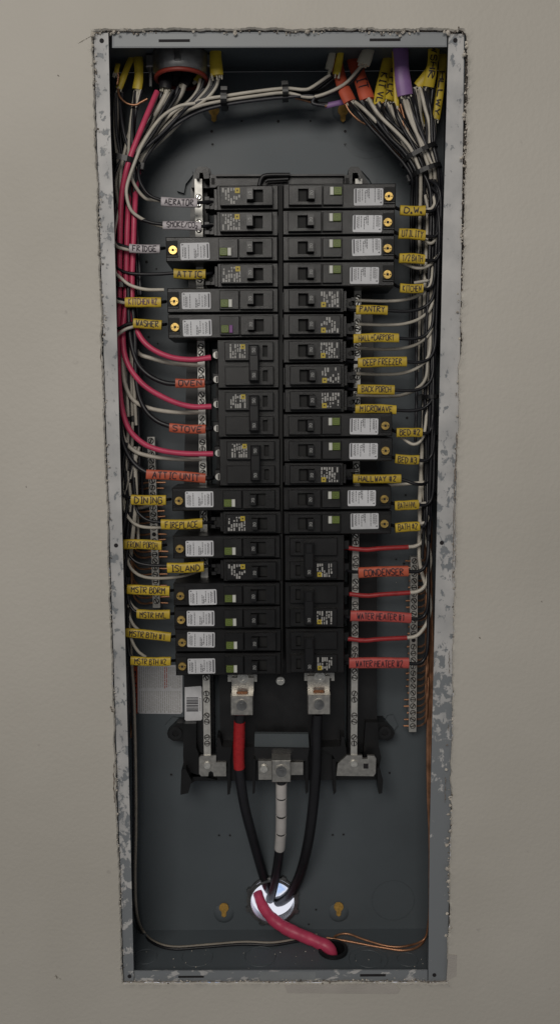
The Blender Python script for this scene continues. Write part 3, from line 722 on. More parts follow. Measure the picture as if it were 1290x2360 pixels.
        sl = MB().box(s*.107-.0012, s*.107+.0012, .01095, .0113, -.0024, 0).box(s*.107-.0036, s*.107-.0022, .01095, .0113, -.0016, -.0008).box(s*.107+.0022, s*.107+.0036, .01095, .0113, -.0016, -.0008)
        part('screw_drive', sl, 'hole', si)
    else:   # two-pole
        hb = .0127
        body = MB().box(0, s*.064, .018, .07, -.025, .025, .0007); part('body', body, 'plastic')
        for z in (hb, -hb):
            fi = part('face', MB().holed(s*.0055, s*.056, z-.0096, z+.0096, s*.0115, s*.0168, z-.0058, z+.0058, .0125, .0185, .005), 'plastic')
            part('slot_floor', MB().box(s*.0117, s*.0166, .0165, .0177, z-.0056, z+.0056), 'slot', fi)
            part('terminal_clamp', MB().box(s*.064, s*.0705, .032, .06, z-.006, z+.004, .0006), 'plastic_dk')
        mb = MB(); mb.box(s*.0205, s*.0308, .0025, .0135, -.0185, .0185, .0012); ti = part('tie_handle', mb, 'toggle')
        for z in (hb, -hb):
            part('handle_pad', MB().box(s*.0222, s*.0292, .0015, .003, z-.0052, z+.005, .0006), 'toggle', ti)
            if s < 0 or z < 0: part('rating_number', digits_mesh(amp, s*.0257, z, .0012, .0026, s), 'digit', ti)
        z = t*hb
        pm = print_mesh(.0345, .0515, -.0072, .0072, .0122, s, t, 11+variant, True)
        part('rating_print', MB().add([p+Vector((0, 0, z)) for p in pm.v], pm.f), 'grey_print', 1)
        part('logo_square', MB().box(s*.0348, s*.0394, .0121, .0126, z+t*.0022, z+t*.007), 'logo_yellow', 1)
        part('logo_mark', MB().box(s*.0364, s*.0378, .01195, .0123, z+t*.0038, z+t*.0053), 'ink', 1)
        if s < 0:
            for z in (hb, -hb):
                i = part('terminal_screw', MB().disc((s*.0655, z-.003), .0036, .0235, .03, 14), 'silver')
                part('screw_slot', MB().box(s*.0655-.0007, s*.0655+.0007, .0232, .0236, z-.006, z), 'hole', i)
    BR_T[key] = L; return L
XLI = P(640.5, 455, .018).x; XRI = P(652, 455, .018).x
def breaker(kind, side, slot, amp, label, n=1, dx=0, variant=0):
    z = (slot_z(slot)+slot_z(slot+n-1))/2; x = (XLI if side < 0 else XRI)+dx*.001
    nm = {'std': 'circuit_breaker', 'afci': 'arc_fault_breaker', 'two': 'two_pole_breaker'}[kind]
    jy = random.uniform(-.0006, .0006)
    t = empty(nm, (x, jy, z), label, 'breaker', {'std': 'single-pole breakers', 'afci': 'long breakers with test buttons', 'two': 'double-height two-pole breakers'}[kind])
    t.rotation_euler = (0, random.uniform(-.004, .004), 0)
    objs = []
    for name, d, par in tmpl(kind, side, amp, variant):
        o = bpy.data.objects.new(name, d); COL.objects.link(o); o.parent = t if par < 0 else objs[par]; objs.append(o)
        if name == 'rating_label': o.location = (side*random.uniform(-.0012, .0028), 0, random.uniform(-.0012, .0012)); o.rotation_euler = (0, random.uniform(-.02, .02), 0)
    return t
LEFT = [('std',1,'15','AERATOR'),('std',2,'15','SMOKE/CO2'),('afci',3,'15','FRIDGE'),('std',4,'20','ATTIC'),('afci',5,'20','KITCHEN #2'),('afci',6,'20','WASHER'),('two',7,'50','OVEN'),('two',9,'50','STOVE'),('two',11,'50','ATTIC UNIT'),
        ('afci',13,'20','DINING'),('std',14,'20','FIREPLACE'),('afci',15,'20','FRONT PORCH'),('std',16,'20','ISLAND'),('afci',17,'20','MSTR BDRM'),('afci',18,'20','MSTR HVL'),('afci',19,'20','MSTR BTH #1'),('afci',20,'20','MSTR BTH #2')]
RIGHT = [('afci',1,'20','D.W.'),('afci',2,'20','UTILITY'),('afci',3,'20','1/2 BATH'),('afci',4,'20','KITCHEN'),('std',5,'20','PANTRY'),('std',6,'20','HALL+CARPORT'),('std',7,'20','DEEP FREEZER'),('std',8,'20','BACK PORCH'),('std',9,'20','MICROWAVE'),
         ('afci',10,'20','BED #2'),('afci',11,'20','BED #3'),('std',12,'20','HALLWAY #2'),('afci',13,'20','BATH HVL'),('afci',14,'20','BATH #2'),('two',15,'30','CONDENSER'),('two',17,'30','WATER HEATER #1'),('two',19,'30','WATER HEATER #2')]
for side, rows in ((-1, LEFT), (1, RIGHT)):
    for k, (kind, slot, amp, txt) in enumerate(rows):
        where = {'MSTR BTH #1': ', second lowest left', 'MSTR BTH #2': ', lowest left', 'BED #2': ', right below MICROWAVE', 'BED #3': ', right above HALLWAY', 'WATER HEATER #1': ', middle of the right-hand three', 'WATER HEATER #2': ', lowest on the right', 'KITCHEN #2': ' on the left', 'KITCHEN': ' on the right', 'BATH #2': ', just above CONDENSER'}.get(txt, '')
        word = {'std': 'short black breaker', 'afci': 'long breaker with green button', 'two': 'double-height breaker'}[kind]
        ex = ', its button strip purple' if txt == 'WASHER' else ''
        dx = random.uniform(-.7, .7)+(-1.2 if side > 0 and kind == 'afci' and slot > 9 else 0)+(1.0 if side < 0 and slot in (14, 16) else 0)
        breaker(kind, side, slot, amp, f'{word} fed by the sleeve lettered {txt}{ex}{where}', 2 if kind == 'two' else 1, dx, (1 if txt == 'WASHER' else 0) if kind == 'afci' else slot % 5)

# ------------------------------------------------------------------ circuit wires with their lettered sleeves
RW = .00175
def sleeve(parent, org, x0, x1, yc, hpx, tilt, text, m, ydep, inkm='ink', flip=1, tsize=.6):
    """heat-shrink sleeve, px ends x0..x1 at row yc, tilt in degrees (down to the right positive)"""
    cxp = (x0+x1)/2; A = P(x0, yc-math.tan(math.radians(tilt))*(cxp-x0), ydep); B = P(x1, yc+math.tan(math.radians(tilt))*(x1-cxp), ydep)
    ax = (B-A); ln = ax.length; ax.normalize(); hz = (P(cxp, yc-hpx/2, ydep)-P(cxp, yc+hpx/2, ydep)).length/2*.96; hd = min(hz*.55, .0034)
    up = Vector((-ax.z, 0, ax.x))
    mb = MB(); N = 14; K = 5; v = []
    sw = [random.uniform(.97, 1.04) for _ in range(K+1)]
    bend = random.uniform(-1, 1)*(.0004+ln*.018)
    def surf(u, ang, f_=1.0):
        t = u/ln; i = min(int(t*K), K-1) if t < 1 else K-1; k = sw[i]+(sw[i+1]-sw[i])*(t*K-i)
        c, s_ = math.cos(ang), math.sin(ang); e = .7
        cc = math.copysign(abs(c)**e, c); ss = math.copysign(abs(s_)**e, s_)
        return A+ax*u+up*(hz*k*ss*f_+bend*math.sin(math.pi*t))+Vector((0, -hd*k*cc*f_, 0))
    for i in range(K+1):
        for a in range(N): v.append(surf(ln*i/K, 2*math.pi*a/N))
    f = [(i*N+a, (i+1)*N+a, (i+1)*N+(a+1) % N, i*N+(a+1) % N) for i in range(K) for a in range(N)]
    o0 = len(v)
    for i, u in ((0, 0), (1, ln)):                     # recessed ends
        for a in range(N): v.append(surf(u, 2*math.pi*a/N, .82))
    f += [(a, (a+1) % N, o0+(a+1) % N, o0+a) for a in range(N)]+[(K*N+a, o0+N+a, o0+N+(a+1) % N, K*N+(a+1) % N) for a in range(N)]
    f += [tuple(o0+a for a in range(N)), tuple(o0+N+a for a in range(N-1, -1, -1))]
    so = mb.add(v, f).build('label_sleeve', m, parent, org, True)
    if text:
        st, wd = strokes(text, .36); kx = min((ln*.78)/wd, hz*2*tsize/6*1.2); kz = hz*2*tsize/6; off = (ln-wd*kx)/2
        lm = MB(); dz = random.uniform(-.06, .12)*hz
        def fn(u, v_):
            zz = max(-.97, min(.97, (v_+dz)/hz)); ss = abs(zz)**(1/.7); c = math.sqrt(max(0, 1-ss*ss))**.7
            t = min(max(u/ln, 0), 1)
            return A+ax*u+up*(v_+dz+bend*math.sin(math.pi*t))+Vector((0, -hd*c*1.045-.00035, 0))
        for pl in st: ribbon(lm, [(off+a*kx, (b-3)*kz) for a, b in pl], min(.00105, kx*.95+.0002), fn)
        lm.build('lettering', inkm, so, org)
    return A, B
WHERE = {'MSTR BTH #1': ', second lowest left', 'MSTR BTH #2': ', lowest left', 'BED #2': ', right below MICROWAVE', 'BED #3': ', right above HALLWAY', 'WATER HEATER #1': ', below CONDENSER', 'WATER HEATER #2': ', lowest on the right', 'KITCHEN #2': ' on the left', 'KITCHEN': ' on the right', 'BATH #2': ', just above the red sleeves'}
COLW = {'yellow': 'yellow', 'orange': 'orange', 'coral': 'coral', 'white_sleeve': 'white'}
def circuit(text, shown, x0, x1, yc, h, tilt, m, paths, ydep=.03, ink='ink', r=RW, wm='black_wire', name='hot_wire'):
    """one labelled circuit wire: conductor(s) + sleeve + lettering"""
    org = P((x0+x1)/2, yc, ydep)
    t = empty(name, org, f'{COLW[m]} sleeve lettered {shown} on its {"thick " if r > .002 else ""}black wire{WHERE.get(shown, "")}', 'wire', 'lettered circuit wires')
    sleeve(t, org, x0, x1, yc, h, tilt, text, m, ydep, ink)
    for pl in paths:
        MB().tube(pathp(pl, ydep), r, 8).build('conductor', wm, t, org, True)
def wire(name, pl, m, r, label, group, y=.04, cat='wire', extra=None):
    p = pathp(pl, y); o = MB().tube(p, r, 8).build(name, m, None, p[0], True)
    return tag(o, label, cat, group)
# lanes of the right and left bundles: (top px, bottom px) rows share these world columns
def lane_r(k, py): return 1012-k*5.2-(py-400)*.022+2.2*math.sin(py*.013+k*1.7)
def lane_l(k, py): return 266+k*5.2+(py-400)*.03+2.2*math.sin(py*.012+k*1.3)
def up_r(k, py0, y, py1=430):
    l = []; py = py0
    while py > py1: l.append((lane_r(k, py), py, y+.004*math.sin(py*.01+k))); py -= 110
    return l
TIE1 = lambda f: (930+70*f, 374-32*f); TIE2 = lambda f: (950+60*f, 412-24*f)
ENDS = [(812,238),(830,236),(848,236),(845,234),(872,240),(884,242),(893,240),(905,240),(912,252),(922,225),(930,228),(938,226),(955,205),(966,204),(975,203),(990,205),(996,204),(1002,280)]
_ei = 0
def top_r(k, y):
    """run from the two cable ties up to a cable end at the top"""
    global _ei
    f = min(max(1-(k/8), .02), .98)*random.uniform(.85, 1); e = ENDS[_ei % len(ENDS)]; _ei += 1
    f = max(0.03, min(.97, .25*f+.75*((e[0]-812)/190)))
    a, b = TIE2(f), TIE1(f)
    y = max(y, .044)
    return [(a[0], a[1], y), (b[0], b[1], y), ((b[0]+e[0])/2+random.uniform(-6, 8), (b[1]+e[1])/2+random.uniform(-4, 10), y+.004), (e[0]+random.uniform(-3, 3), e[1]-4, .045)]
RS = [  # shown, letters, x0,x1,yc,h,tilt,material, lane, term px
 ('D.W.','D.W.',921,979,485,24,1,'yellow',0),('UTILITY','UTILITY',918,979,541,25,4,'yellow',0),('1/2 BATH','1/2 BATH',919,978,597,24,3,'yellow',0),('KITCHEN','KITCHEN',921,974,664,22,1,'yellow',1),
 ('PANTRY','PANTRY',820,892,715,22,1,'yellow',1),('HALL+CARPORT','HALL+CARPORT',814,918,780,22,-1,'yellow',1),('DEEP FREEZER','DEEP FREEZER',824,936,835,24,-1.5,'yellow',0),('BACK PORCH','BACK PORCH',823,908,898,23,1,'yellow',1),
 ('MICROWAVE','MICROWAVE',818,912,944,22,1,'yellow',0),('BED #2','BED #2',913,972,997,22,0,'yellow',1),('BED #3','BED #3',910,964,1058,23,3,'yellow',0),('HALLWAY #2','HALLWAY #2',813,923,1103,21,0,'yellow',4),
 ('BATH HVL','BATH HVL',909,964,1164,23,-3,'yellow',0),('BATH #2','BATH #2',910,966,1215,23,-4,'yellow',2),
 ('CONDENSER','CONDENSER',825,940,1318,25,-2,'orange',1),('WATER HEATER #1','WATER HEATER #1',807,946,1422,25,2.2,'coral',1),('WATER HEATER #2','WATER HEATER #2',804,941,1528,25,0,'coral',1)]
for i, (shown, txt, x0, x1, yc, h, tilt, m, lane) in enumerate(RS):
    yd = .022 if x0 < 900 else .02
    xe, ye = x1, yc+math.tan(math.radians(tilt))*(x1-x0)/2
    big = i >= 14
    L0 = lane_r(lane, ye-60); sp = L0-xe
    pl = [(xe-8, ye, yd), (xe+sp*.45, ye+1.5, yd+.002), (xe+sp*.8, ye-9, yd+.004), (L0-1, ye-38, yd+.004)]
    if shown == 'HALLWAY #2': pl = [(915,1102,yd),(935,1108,yd),(960,1116,yd),(982,1112,yd+.01),(990,1080,yd+.014)]
    if shown in ('UTILITY', '1/2 BATH'): pl = [(xe-8, ye, yd), (xe+14, ye+2, yd+.002), (1005, ye-2, yd+.003), (1014, ye-30, yd+.004)]
    pl += up_r(lane, pl[-1][1]-80, yd+.006+.002*(i % 5))+top_r(lane, yd+.012+.0018*(i % 7))
    stub = [(x0+8, yc, yd), (x0-12 if x0 < 900 else x0-6, yc-(0 if x0 < 900 else 4), yd+.006), (798 if x0 < 900 else x0-14, yc-3 if x0 < 900 else yc-9, yd+.012)]
    circuit(txt, shown, x0, x1, yc, h, tilt, m, [pl, stub], yd, r=RW*(1.15 if big else 1))
# white wires on the right: into the neutral bar beside each short breaker, or into the long breakers
for (xa, ya, xb, lane, what, yd) in ((836,692,0,2.5,'just above the PANTRY sleeve',.046),(838,747,0,2,'just above the HALL+CARPORT sleeve',.046),(838,803,0,2.5,'just above the DEEP FREEZER sleeve',.046),(834,861,0,3,'just above the BACK PORCH sleeve',.046),(834,912,0,3.5,'just above the MICROWAVE sleeve',.046)):
    L0 = lane_r(lane, ya-60); sp = L0-xa
    pl = [(xa-14, ya, yd), (xa+sp*.3, ya+2, yd), (xa+sp*.6, ya-1, yd-.006), (xa+sp*.84, ya-15, yd-.016), (L0, ya-46, yd-.02)]+up_r(lane, ya-120, yd-.012)+top_r(lane, yd)
    wire('neutral_wire', pl, 'white_wire', RW, f'white wire curving into the right terminal bar {what}', 'white wires on the right side')
for (xa, ya, dy, lane, nm) in ((975,489,-6,2,'D.W.'),(975,545,16,0,'UTILITY'),(930,604,14,0,'1/2 BATH'),(960,652,-4,1,'KITCHEN'),(930,1008,16,3,'BED #2'),(958,1060,2,0,'BED #3'),(960,1162,-2,0,'BATH HVL'),(960,1210,-4,1,'BATH #2')):
    L0 = lane_r(lane, ya-50); sp = L0-xa
    pl = [(xa-6, ya, .03), (xa+sp*.4, ya+dy, .027), (xa+sp*.78, ya+dy*.7-6, .027), (L0-2, ya-30, .03)]+up_r(lane, ya-110, .04)+top_r(lane, .045)
    wire('neutral_wire', pl, 'white_wire', RW, f'white wire running beside the black one into the {nm} sleeve', 'white wires on the right side')
wire('neutral_wire', [(822,1125,.046),(870,1122,.046),(940,1115,.045),(985,1108,.04),(990,1085,.04),(988,1000,.045)], 'white_wire', RW, 'white wire running flat below the HALLWAY #2 sleeve', 'white wires on the right side')
# the red-sleeved white wires of the three double breakers
for (xa, ya, xb, yb, lane, nm) in ((793,1263,940,1261,7,'above the CONDENSER sleeve'),(795,1369,944,1366,7,'above the WATER HEATER #1 sleeve'),(791,1472,937,1470,6,'above the WATER HEATER #2 sleeve')):
    org = P(xa, ya, .034); t = empty('hot_wire', org, f'white wire ending in a long red sleeve {nm}', 'wire', 'red-sleeved wires')
    mid = (xa+xb)/2
    MB().tube(pathp([(xa+10,ya,.034),(mid-25,ya+4,.033),(mid+10,ya+1,.033),(xb,yb,.034)]), .0026, 10).build('label_sleeve', 'red_shrink', t, org, True)
    MB().tube(pathp([(xa-6,ya,.04),(xa+12,ya,.035)]), .0021, 8).build('bare_end', 'red_shrink', t, org, True)
    x_ = 980 if ya < 1300 else 990
    pl = [(xb-4, yb, .034), (xb+18, yb-3, .034), (xb+34, yb-16, .034), (x_-4, yb-44, .036), (x_, yb-90, .04)]+up_r(5, yb-170, .045)+top_r(6, .05)
    MB().tube(pathp(pl), .0021, 8).build('conductor', 'white_wire', t, org, True)
# filler: wires of the right bundle that run straight down
for k in range(34):
    ln = random.uniform(.3, 8.8); y = random.uniform(.03, .07)+(.004 if k % 3 == 0 else 0); top = top_r(ln, y) if k % 4 == 0 else [(955+random.uniform(0, 52), 396, y)]
    bot = random.uniform(1000, 1290) if k % 3 else random.uniform(560, 900); pl = []
    py = bot
    while py > 440: pl.append((lane_r(ln, py), py, y+.003*math.sin(py*.008+k))); py -= 105
    wire('bundle_wire', pl+top, 'white_wire' if k % 3 == 0 else 'black_wire' if k % 2 else 'grey_wire', RW, ('white' if k % 3 == 0 else 'black')+' wire running down in the right-hand bundle', ('white' if k % 3 == 0 else 'black')+' wires in the right bundle')
for k, (c, pl) in enumerate((('white', [(849,228),(862,250),(879,272),(917,309),(945,342),(962,380),(968,400)]), ('white', [(931,233),(938,258),(949,286),(962,312),(974,334),(992,372),(1000,392)]), ('white', [(967,202),(973,225),(979,251),(987,278),(990,305),(990,335),(1001,372),(1006,386)]),
        ('white', [(898,238),(906,262),(922,285),(936,312),(950,345),(966,385),(972,400)]), ('white', [(818,236),(836,250),(856,270),(868,282)]), ('white', [(938,232),(944,256),(957,300),(968,330),(984,376),(990,395)]),
        ('black', [(806,238),(824,258),(850,290),(880,322),(905,350),(930,378),(948,410)]), ('black', [(825,238),(846,268),(876,305),(905,335),(930,362),(952,404)]), ('black', [(842,236),(866,276),(896,316),(925,345),(945,372),(958,400)]), ('black', [(906,240),(914,268),(930,300),(945,325),(957,350),(975,392)]),
        ('black', [(878,242),(888,268),(910,290),(938,318),(956,345),(978,390)]), ('black', [(950,205),(955,240),(962,275),(970,310),(978,336),(996,385)]), ('black', [(985,205),(988,235),(993,268),(994,300),(996,330),(1008,384)]), ('grey', [(940,230),(950,262),(966,298),(978,328),(996,380)]), ('grey', [(976,204),(984,240),(996,275),(1000,310),(1000,338),(1012,386)]), ('grey', [(868,242),(874,262),(884,290),(905,325),(935,356),(960,398)]))):
    y0 = .031+.002*(k % 4); pl = [(a, b, y0+(.012 if q == 0 else 0)) for q, (a, b) in enumerate(pl)]
    if pl[-1][1] > 380: x_ = pl[-1][0]; pl += [(x_+3+random.uniform(-3, 4), 450, y0+.008), (x_+2+random.uniform(-5, 3), 540, y0+.014), (x_-1+random.uniform(-4, 2), 680, y0+.02), (x_-4, 800, y0+.026)]
    g = 'white' if c == 'white' else 'black'
    wire('bundle_wire', pl, c+'_wire', .0019, g+' wire fanning from the upper right cables into the double tie', g+' wires fanning at the upper right')
LS = [('AERATOR','AERATOR',372,455,466,22,2.2,'white_sleeve',[(375,463),(345,450),(326,425),(319,398),(322,380)]),
 ('SMOKE/CO2','SMOKE/CO_2',376,464,521,21,1.5,'white_sleeve',[(380,518),(345,512),(312,497),(293,465),(292,430),(304,396)]),
 ('FRIDGE','FRIDGE',299,369,573,21,1,'white_sleeve',[(305,572),(285,567),(266,558),(262,530),(268,470)]),
 ('ATTIC','ATTIC',401,474,631,23,1,'yellow',[(406,629),(360,632),(310,631),(280,624),(265,605),(262,560),(270,480)]),
 ('KITCHEN #2','KITCHEN #2',289,372,697,24,0,'yellow',[(294,692),(278,690),(266,684),(262,650),(268,560)]),
 ('WASHER','WASHER',308,373,747,23,4,'yellow',[(312,744),(292,748),(272,757),(266,740),(270,640)]),
 ('OVEN','OVEN',405,472,883,22,0,'orange',[(410,885),(380,882),(345,866),(318,838),(304,795),(298,740),(296,650)]),
 ('STOVE','STOVE',391,474,987,22,2.5,'orange',[(396,984),(362,970),(335,944),(319,905),(313,850),(312,780),(306,700)]),
 ('ATTIC UNIT','ATTIC UNIT',338,474,1098,24,4,'orange',[(344,1092),(318,1076),(298,1052),(284,1020),(278,980),(280,900)]),
 ('DINING','DINING',303,383,1152,24,.5,'yellow',[(308,1147),(292,1145),(283,1138),(280,1100),(292,1020)]),
 ('FIREPLACE','FIREPLACE',372,467,1207,24,-1.5,'yellow',[(378,1205),(345,1200),(325,1188),(314,1168),(308,1100)]),
 ('FRONT PORCH','FRONT PORCH',286,373,1256,23,2,'yellow',[(292,1252),(280,1248),(284,1225),(296,1150)]),
 ('ISLAND','ISLAND',386,470,1307,24,-2,'yellow',[(392,1303),(350,1303),(316,1296),(298,1278),(292,1255),(300,1180)]),
 ('MSTR BDRM','MSTR BDRM',294,391,1360,23,2.5,'yellow',[(300,1354),(288,1345),(287,1320),(298,1240)]),
 ('MSTR HVL','MSTR HVL',316,392,1415,22,1,'yellow',[(322,1414),(306,1404),(296,1380),(292,1330)]),
 ('MSTR BTH #1','MSTR BTH #1',289,394,1463,22,6,'yellow',[(296,1456),(288,1440),(290,1400),(298,1330)]),
 ('MSTR BTH #2','MSTR BTH #2',302,394,1523,21,1,'yellow',[(308,1521),(298,1505),(294,1470),(296,1400)])]
for i, (shown, txt, x0, x1, yc, h, tilt, m, pl) in enumerate(LS):
    big = shown in ('OVEN', 'STOVE', 'ATTIC UNIT'); yd = .02 if x1 < 400 else .023
    n_ = len(pl); pl = [(a, b, yd+(.002*k if not big else .001*k)) for k, (a, b) in enumerate(pl)]
    ye = yc+math.tan(math.radians(tilt))*(x1-x0)/2
    xt = x1+4 if x1 < 400 else 484
    stub = [(x1-8, ye, yd), (x1+(3 if x1 < 400 else 10), ye-1, yd+.004), (xt+6, ye-2, yd+.012)]
    circuit(txt, shown, x0, x1, yc, h, tilt, m, [pl, stub], yd, 'ink_purple' if shown == 'KITCHEN #2' else 'ink', .0026 if big else RW)
# red and pale heavy wires of oven, stove and attic unit
for pl, nm in (([(486,824,.03),(440,829,.028),(390,822,.026),(345,800,.026),(318,766,.028),(306,720,.03),(305,640,.031),(308,560,.031),(311,480,.032),(318,400,.05),(345,300,.06),(372,235,.06)], 'topmost of three, ending at the OVEN breaker'),
               ([(487,937,.03),(440,937,.028),(388,921,.026),(330,886,.025),(292,832,.026),(284,770,.03),(290,700,.031),(292,600,.031),(295,500,.032),(302,430,.046),(330,330,.06),(360,260,.06)], 'middle of three, ending at the STOVE breaker'),
               ([(491,1046,.03),(420,1045,.027),(360,1035,.025),(320,1014,.024),(291,975,.024),(276,900,.026),(272,780,.03),(276,680,.031),(277,560,.031),(281,450,.03),(296,378,.026),(315,325,.028),(338,268,.034),(362,212,.045)], 'lowest of three, ending at the ATTIC UNIT breaker')):
    wire('red_wire', pl, 'pink_wire', .003, f'thick pinkish red wire, {nm}', 'thick red wires on the left')
for pl, nm in (([(462,843,.048),(400,838,.044),(350,826,.042),(318,812,.042),(305,770,.045),(303,700,.05)], 'OVEN'), ([(462,951,.048),(400,950,.043),(345,941,.038),(308,922,.036),(289,885,.036),(283,830,.038),(284,740,.045),(290,600,.055)], 'STOVE'), ([(466,1059,.048),(410,1058,.042),(350,1052,.036),(310,1039,.033),(286,1010,.033),(278,960,.035),(278,860,.04),(284,700,.055)], 'ATTIC UNIT')):
    wire('neutral_wire', pl, 'white_wire', .0023, f'thick greyish white wire into the left bar above the {nm} sleeve', 'thick white wires on the left')
# thin white wires on the left
for pl, nm in (([(375,463,.05),(350,461,.046),(335,457,.042),(318,438,.038),(304,410,.034),(308,388,.03)], 'AERATOR'), ([(378,524,.045),(348,514,.038),(325,503,.033),(303,485,.03),(293,455,.028),(294,425,.028),(312,372,.026),(330,330,.03),(368,275,.04),(410,246,.045),(450,238,.045)], 'SMOKE/CO2'),
               ([(304,577,.03),(284,573,.028),(268,566,.03),(263,540,.034),(276,480,.04),(290,440,.05)], 'FRIDGE'), ([(378,668,.034),(335,667,.03),(300,657,.028),(278,640,.028),(265,625,.03),(262,590,.036)], 'ATTIC'),
               ([(294,699,.03),(278,696,.028),(266,690,.03),(262,660,.036)], 'KITCHEN #2'), ([(312,752,.03),(292,758,.028),(276,768,.028),(268,778,.032),(266,800,.04)], 'WASHER'),
               ([(350,1163,.05),(325,1170,.044),(303,1168,.038),(288,1157,.034),(282,1140,.036),(290,1080,.044)], 'DINING'), ([(380,1215,.04),(345,1216,.036),(318,1211,.032),(298,1195,.03),(287,1170,.03),(284,1130,.036)], 'FIREPLACE'),
               ([(466,1314,.048),(420,1328,.044),(370,1333,.038),(330,1329,.034),(304,1312,.032),(293,1285,.032),(292,1250,.036),(302,1180,.044)], 'ISLAND'), ([(322,1409,.034),(305,1396,.03),(294,1374,.03),(291,1340,.036)], 'MSTR HVL'),
               ([(325,1456,.034),(308,1440,.03),(297,1415,.03),(293,1380,.036)], 'MSTR BTH #1'), ([(336,1514,.034),(318,1500,.03),(304,1475,.028),(297,1440,.03),(294,1390,.036)], 'MSTR BTH #2')):
    pl = [(a, b, max(.018, c-(.008 if nm in ('FRIDGE', 'ATTIC', 'KITCHEN #2', 'WASHER', 'SMOKE/CO2', 'AERATOR') else .003))) for a, b, c in pl]
    wire('neutral_wire', pl, 'white_wire', RW, f'thin white wire beside the {nm} sleeve on the left', 'thin white wires on the left')
# left bundle: wires that run on down
for k in range(30):
    ln = random.uniform(.2, 9.4); y = random.uniform(.04, .07); top_py = random.choice([395, 400, 410]); bot = random.choice([740, 980, 1150, 1235, 1240])+random.uniform(-30, 30); pl = []
    py = top_py
    while py < bot:
        taper = 1 if py < 1050 else 1-.0006*(py-1050)
        pl.append((lane_l(ln*taper, py)+(5*math.sin(py*.02+k) if py > 1040 else 0), py, y+.003*math.sin(py*.009+k))); py += 95
    e = [(268,215),(274,208),(282,212),(312,210),(318,212),(326,208),(384,215),(400,208),(418,205),(470,205),(505,180)][k % 11]
    pl = [(e[0], e[1], .05), ((e[0]*.55+pl[0][0]*.45)-6, (e[1]+pl[0][1])/2, y)]+pl
    c = k % 3; wire('bundle_wire', pl, ('white_wire', 'black_wire', 'grey_wire')[c], RW, ('white' if c == 0 else 'black')+' wire running down in the left-hand bundle', ('white' if c == 0 else 'black')+' wires in the left bundle')
# crossing wires between the lower left lanes
for k in range(8):
    a, b = random.uniform(284, 322), random.uniform(284, 322)
    wire('bundle_wire', [(a,1030,.04),((a+b)/2,1090,.034),(b,1150,.034),(b-6,1220,.036),(b-14,1290,.04)], 'white_wire' if k % 2 else 'black_wire', RW, ('white' if k % 2 else 'black')+' wire running down in the left-hand bundle', ('white' if k % 2 else 'black')+' wires in the left bundle')
# the pair that runs along the left side to the floor
for j, (m, nm) in enumerate((('white_wire', 'greyish white'), ('black_wire', 'black'))):
    o = j*5; 
    wire('long_wire', [(300-j*2,1400,.05),(304-o*.6,1530,.045),(309-o,1600,.045),(313-o,1750,.045),(314-o,1900,.045),(312-o,2030,.045),(316-o,2105,.05),(330-o,2145+o*.5,.06),(356,2170+o,.068),(400,2182+o,.07),(470,2178+o,.072),(560,2171+o,.076),(625,2173+o,.076),(680,2165+o,.078),(730,2154+o,.08)], 'black_wire' if j else 'dull_wire', .0016, f'{nm} wire of the pair looping along the left side and box floor', None)
# horizontal group across the top from the white cables, sweeping down the left
for k in range(9):
    o = (k-4)*2.6; y = .05+.004*(k % 4); c = ('white_wire', 'black_wire', 'black_wire', 'grey_wire', 'white_wire', 'black_wire', 'grey_wire', 'black_wire', 'grey_wire')[k]
    s0 = [(760,172),(766,174),(772,178),(778,178),(832,152),(836,154),(828,160),(755,240),(748,244)][k]
    m0 = [(720,200),(725,205),(735,206),(740,208),(790,196),(795,200),(780,205),(730,236),(720,238)][k]
    pl = [(s0[0], s0[1], y), (m0[0], m0[1], y), (700 if k < 4 else 720, 214+o*.7+(10 if 4 <= k < 7 else 0), y), (657, 214+o, y), (590, 221+o, y), (517, 232+o, y), (455, 246+o*1.3, y), (400, 275+o*1.6, y), (355, 325+o*1.2, y), (322+o*.6, 385, y), (306+o*.7, 470, y+.01), (296+o, 560, y+.02)]
    wire('crossing_wire', pl, c, RW, ('white wire crossing below the top flange from the narrow white cable' if k == 0 else 'white wire crossing below the top flange from the wide white cable') if c == 'white_wire' else 'black wire in the group crossing below the top flange', ('white' if c == 'white_wire' else 'black')+' wires crossing at the top')
for k, (a, c) in enumerate((((488,178),'white_wire'),((494,180),'black_wire'),((505,180),'white_wire'),((500,178),'grey_wire'),((462,188),'white_wire'),((470,185),'black_wire'))):
    wire('crossing_wire', [(a[0],a[1]-6,.05),(a[0]-8,a[1]+22,.05),(a[0]-32,a[1]+50,.05),(a[0]-75,a[1]+78,.052),(385-k*4,295,.055),(345-k*3,350,.055),(318-k*4,400,.056),(300-k*3,500,.066)], c, RW, ('white' if c == 'white_wire' else 'black')+' wire fanning out from the upper left yellow cable', ('white' if c == 'white_wire' else 'black')+' wires from upper left yellow cables')
# thick wires from the two black sheathed cables
for pl, m, r, nm in (([(386,205,.05),(380,225,.05),(350,275,.048),(320,320,.05),(290,360,.05),(276,400,.055)], 'white_wire', .003, 'thick white wire leaving the left black sheath'), ([(425,195,.05),(415,220,.052),(385,262,.055),(350,310,.058),(320,370,.06)], 'white_wire', .003, 'thick white wire leaving the right black sheath'),
                 ([(375,208,.055),(360,260,.056),(330,310,.058),(296,370,.058)], 'grey_wire', .0027, 'thick black wire leaving the left black sheath'), ([(412,200,.055),(395,250,.056),(360,310,.06),(312,385,.06)], 'grey_wire', .0027, 'thick black wire leaving the right black sheath')):
    wire('heavy_wire', pl, m, r, nm, None)

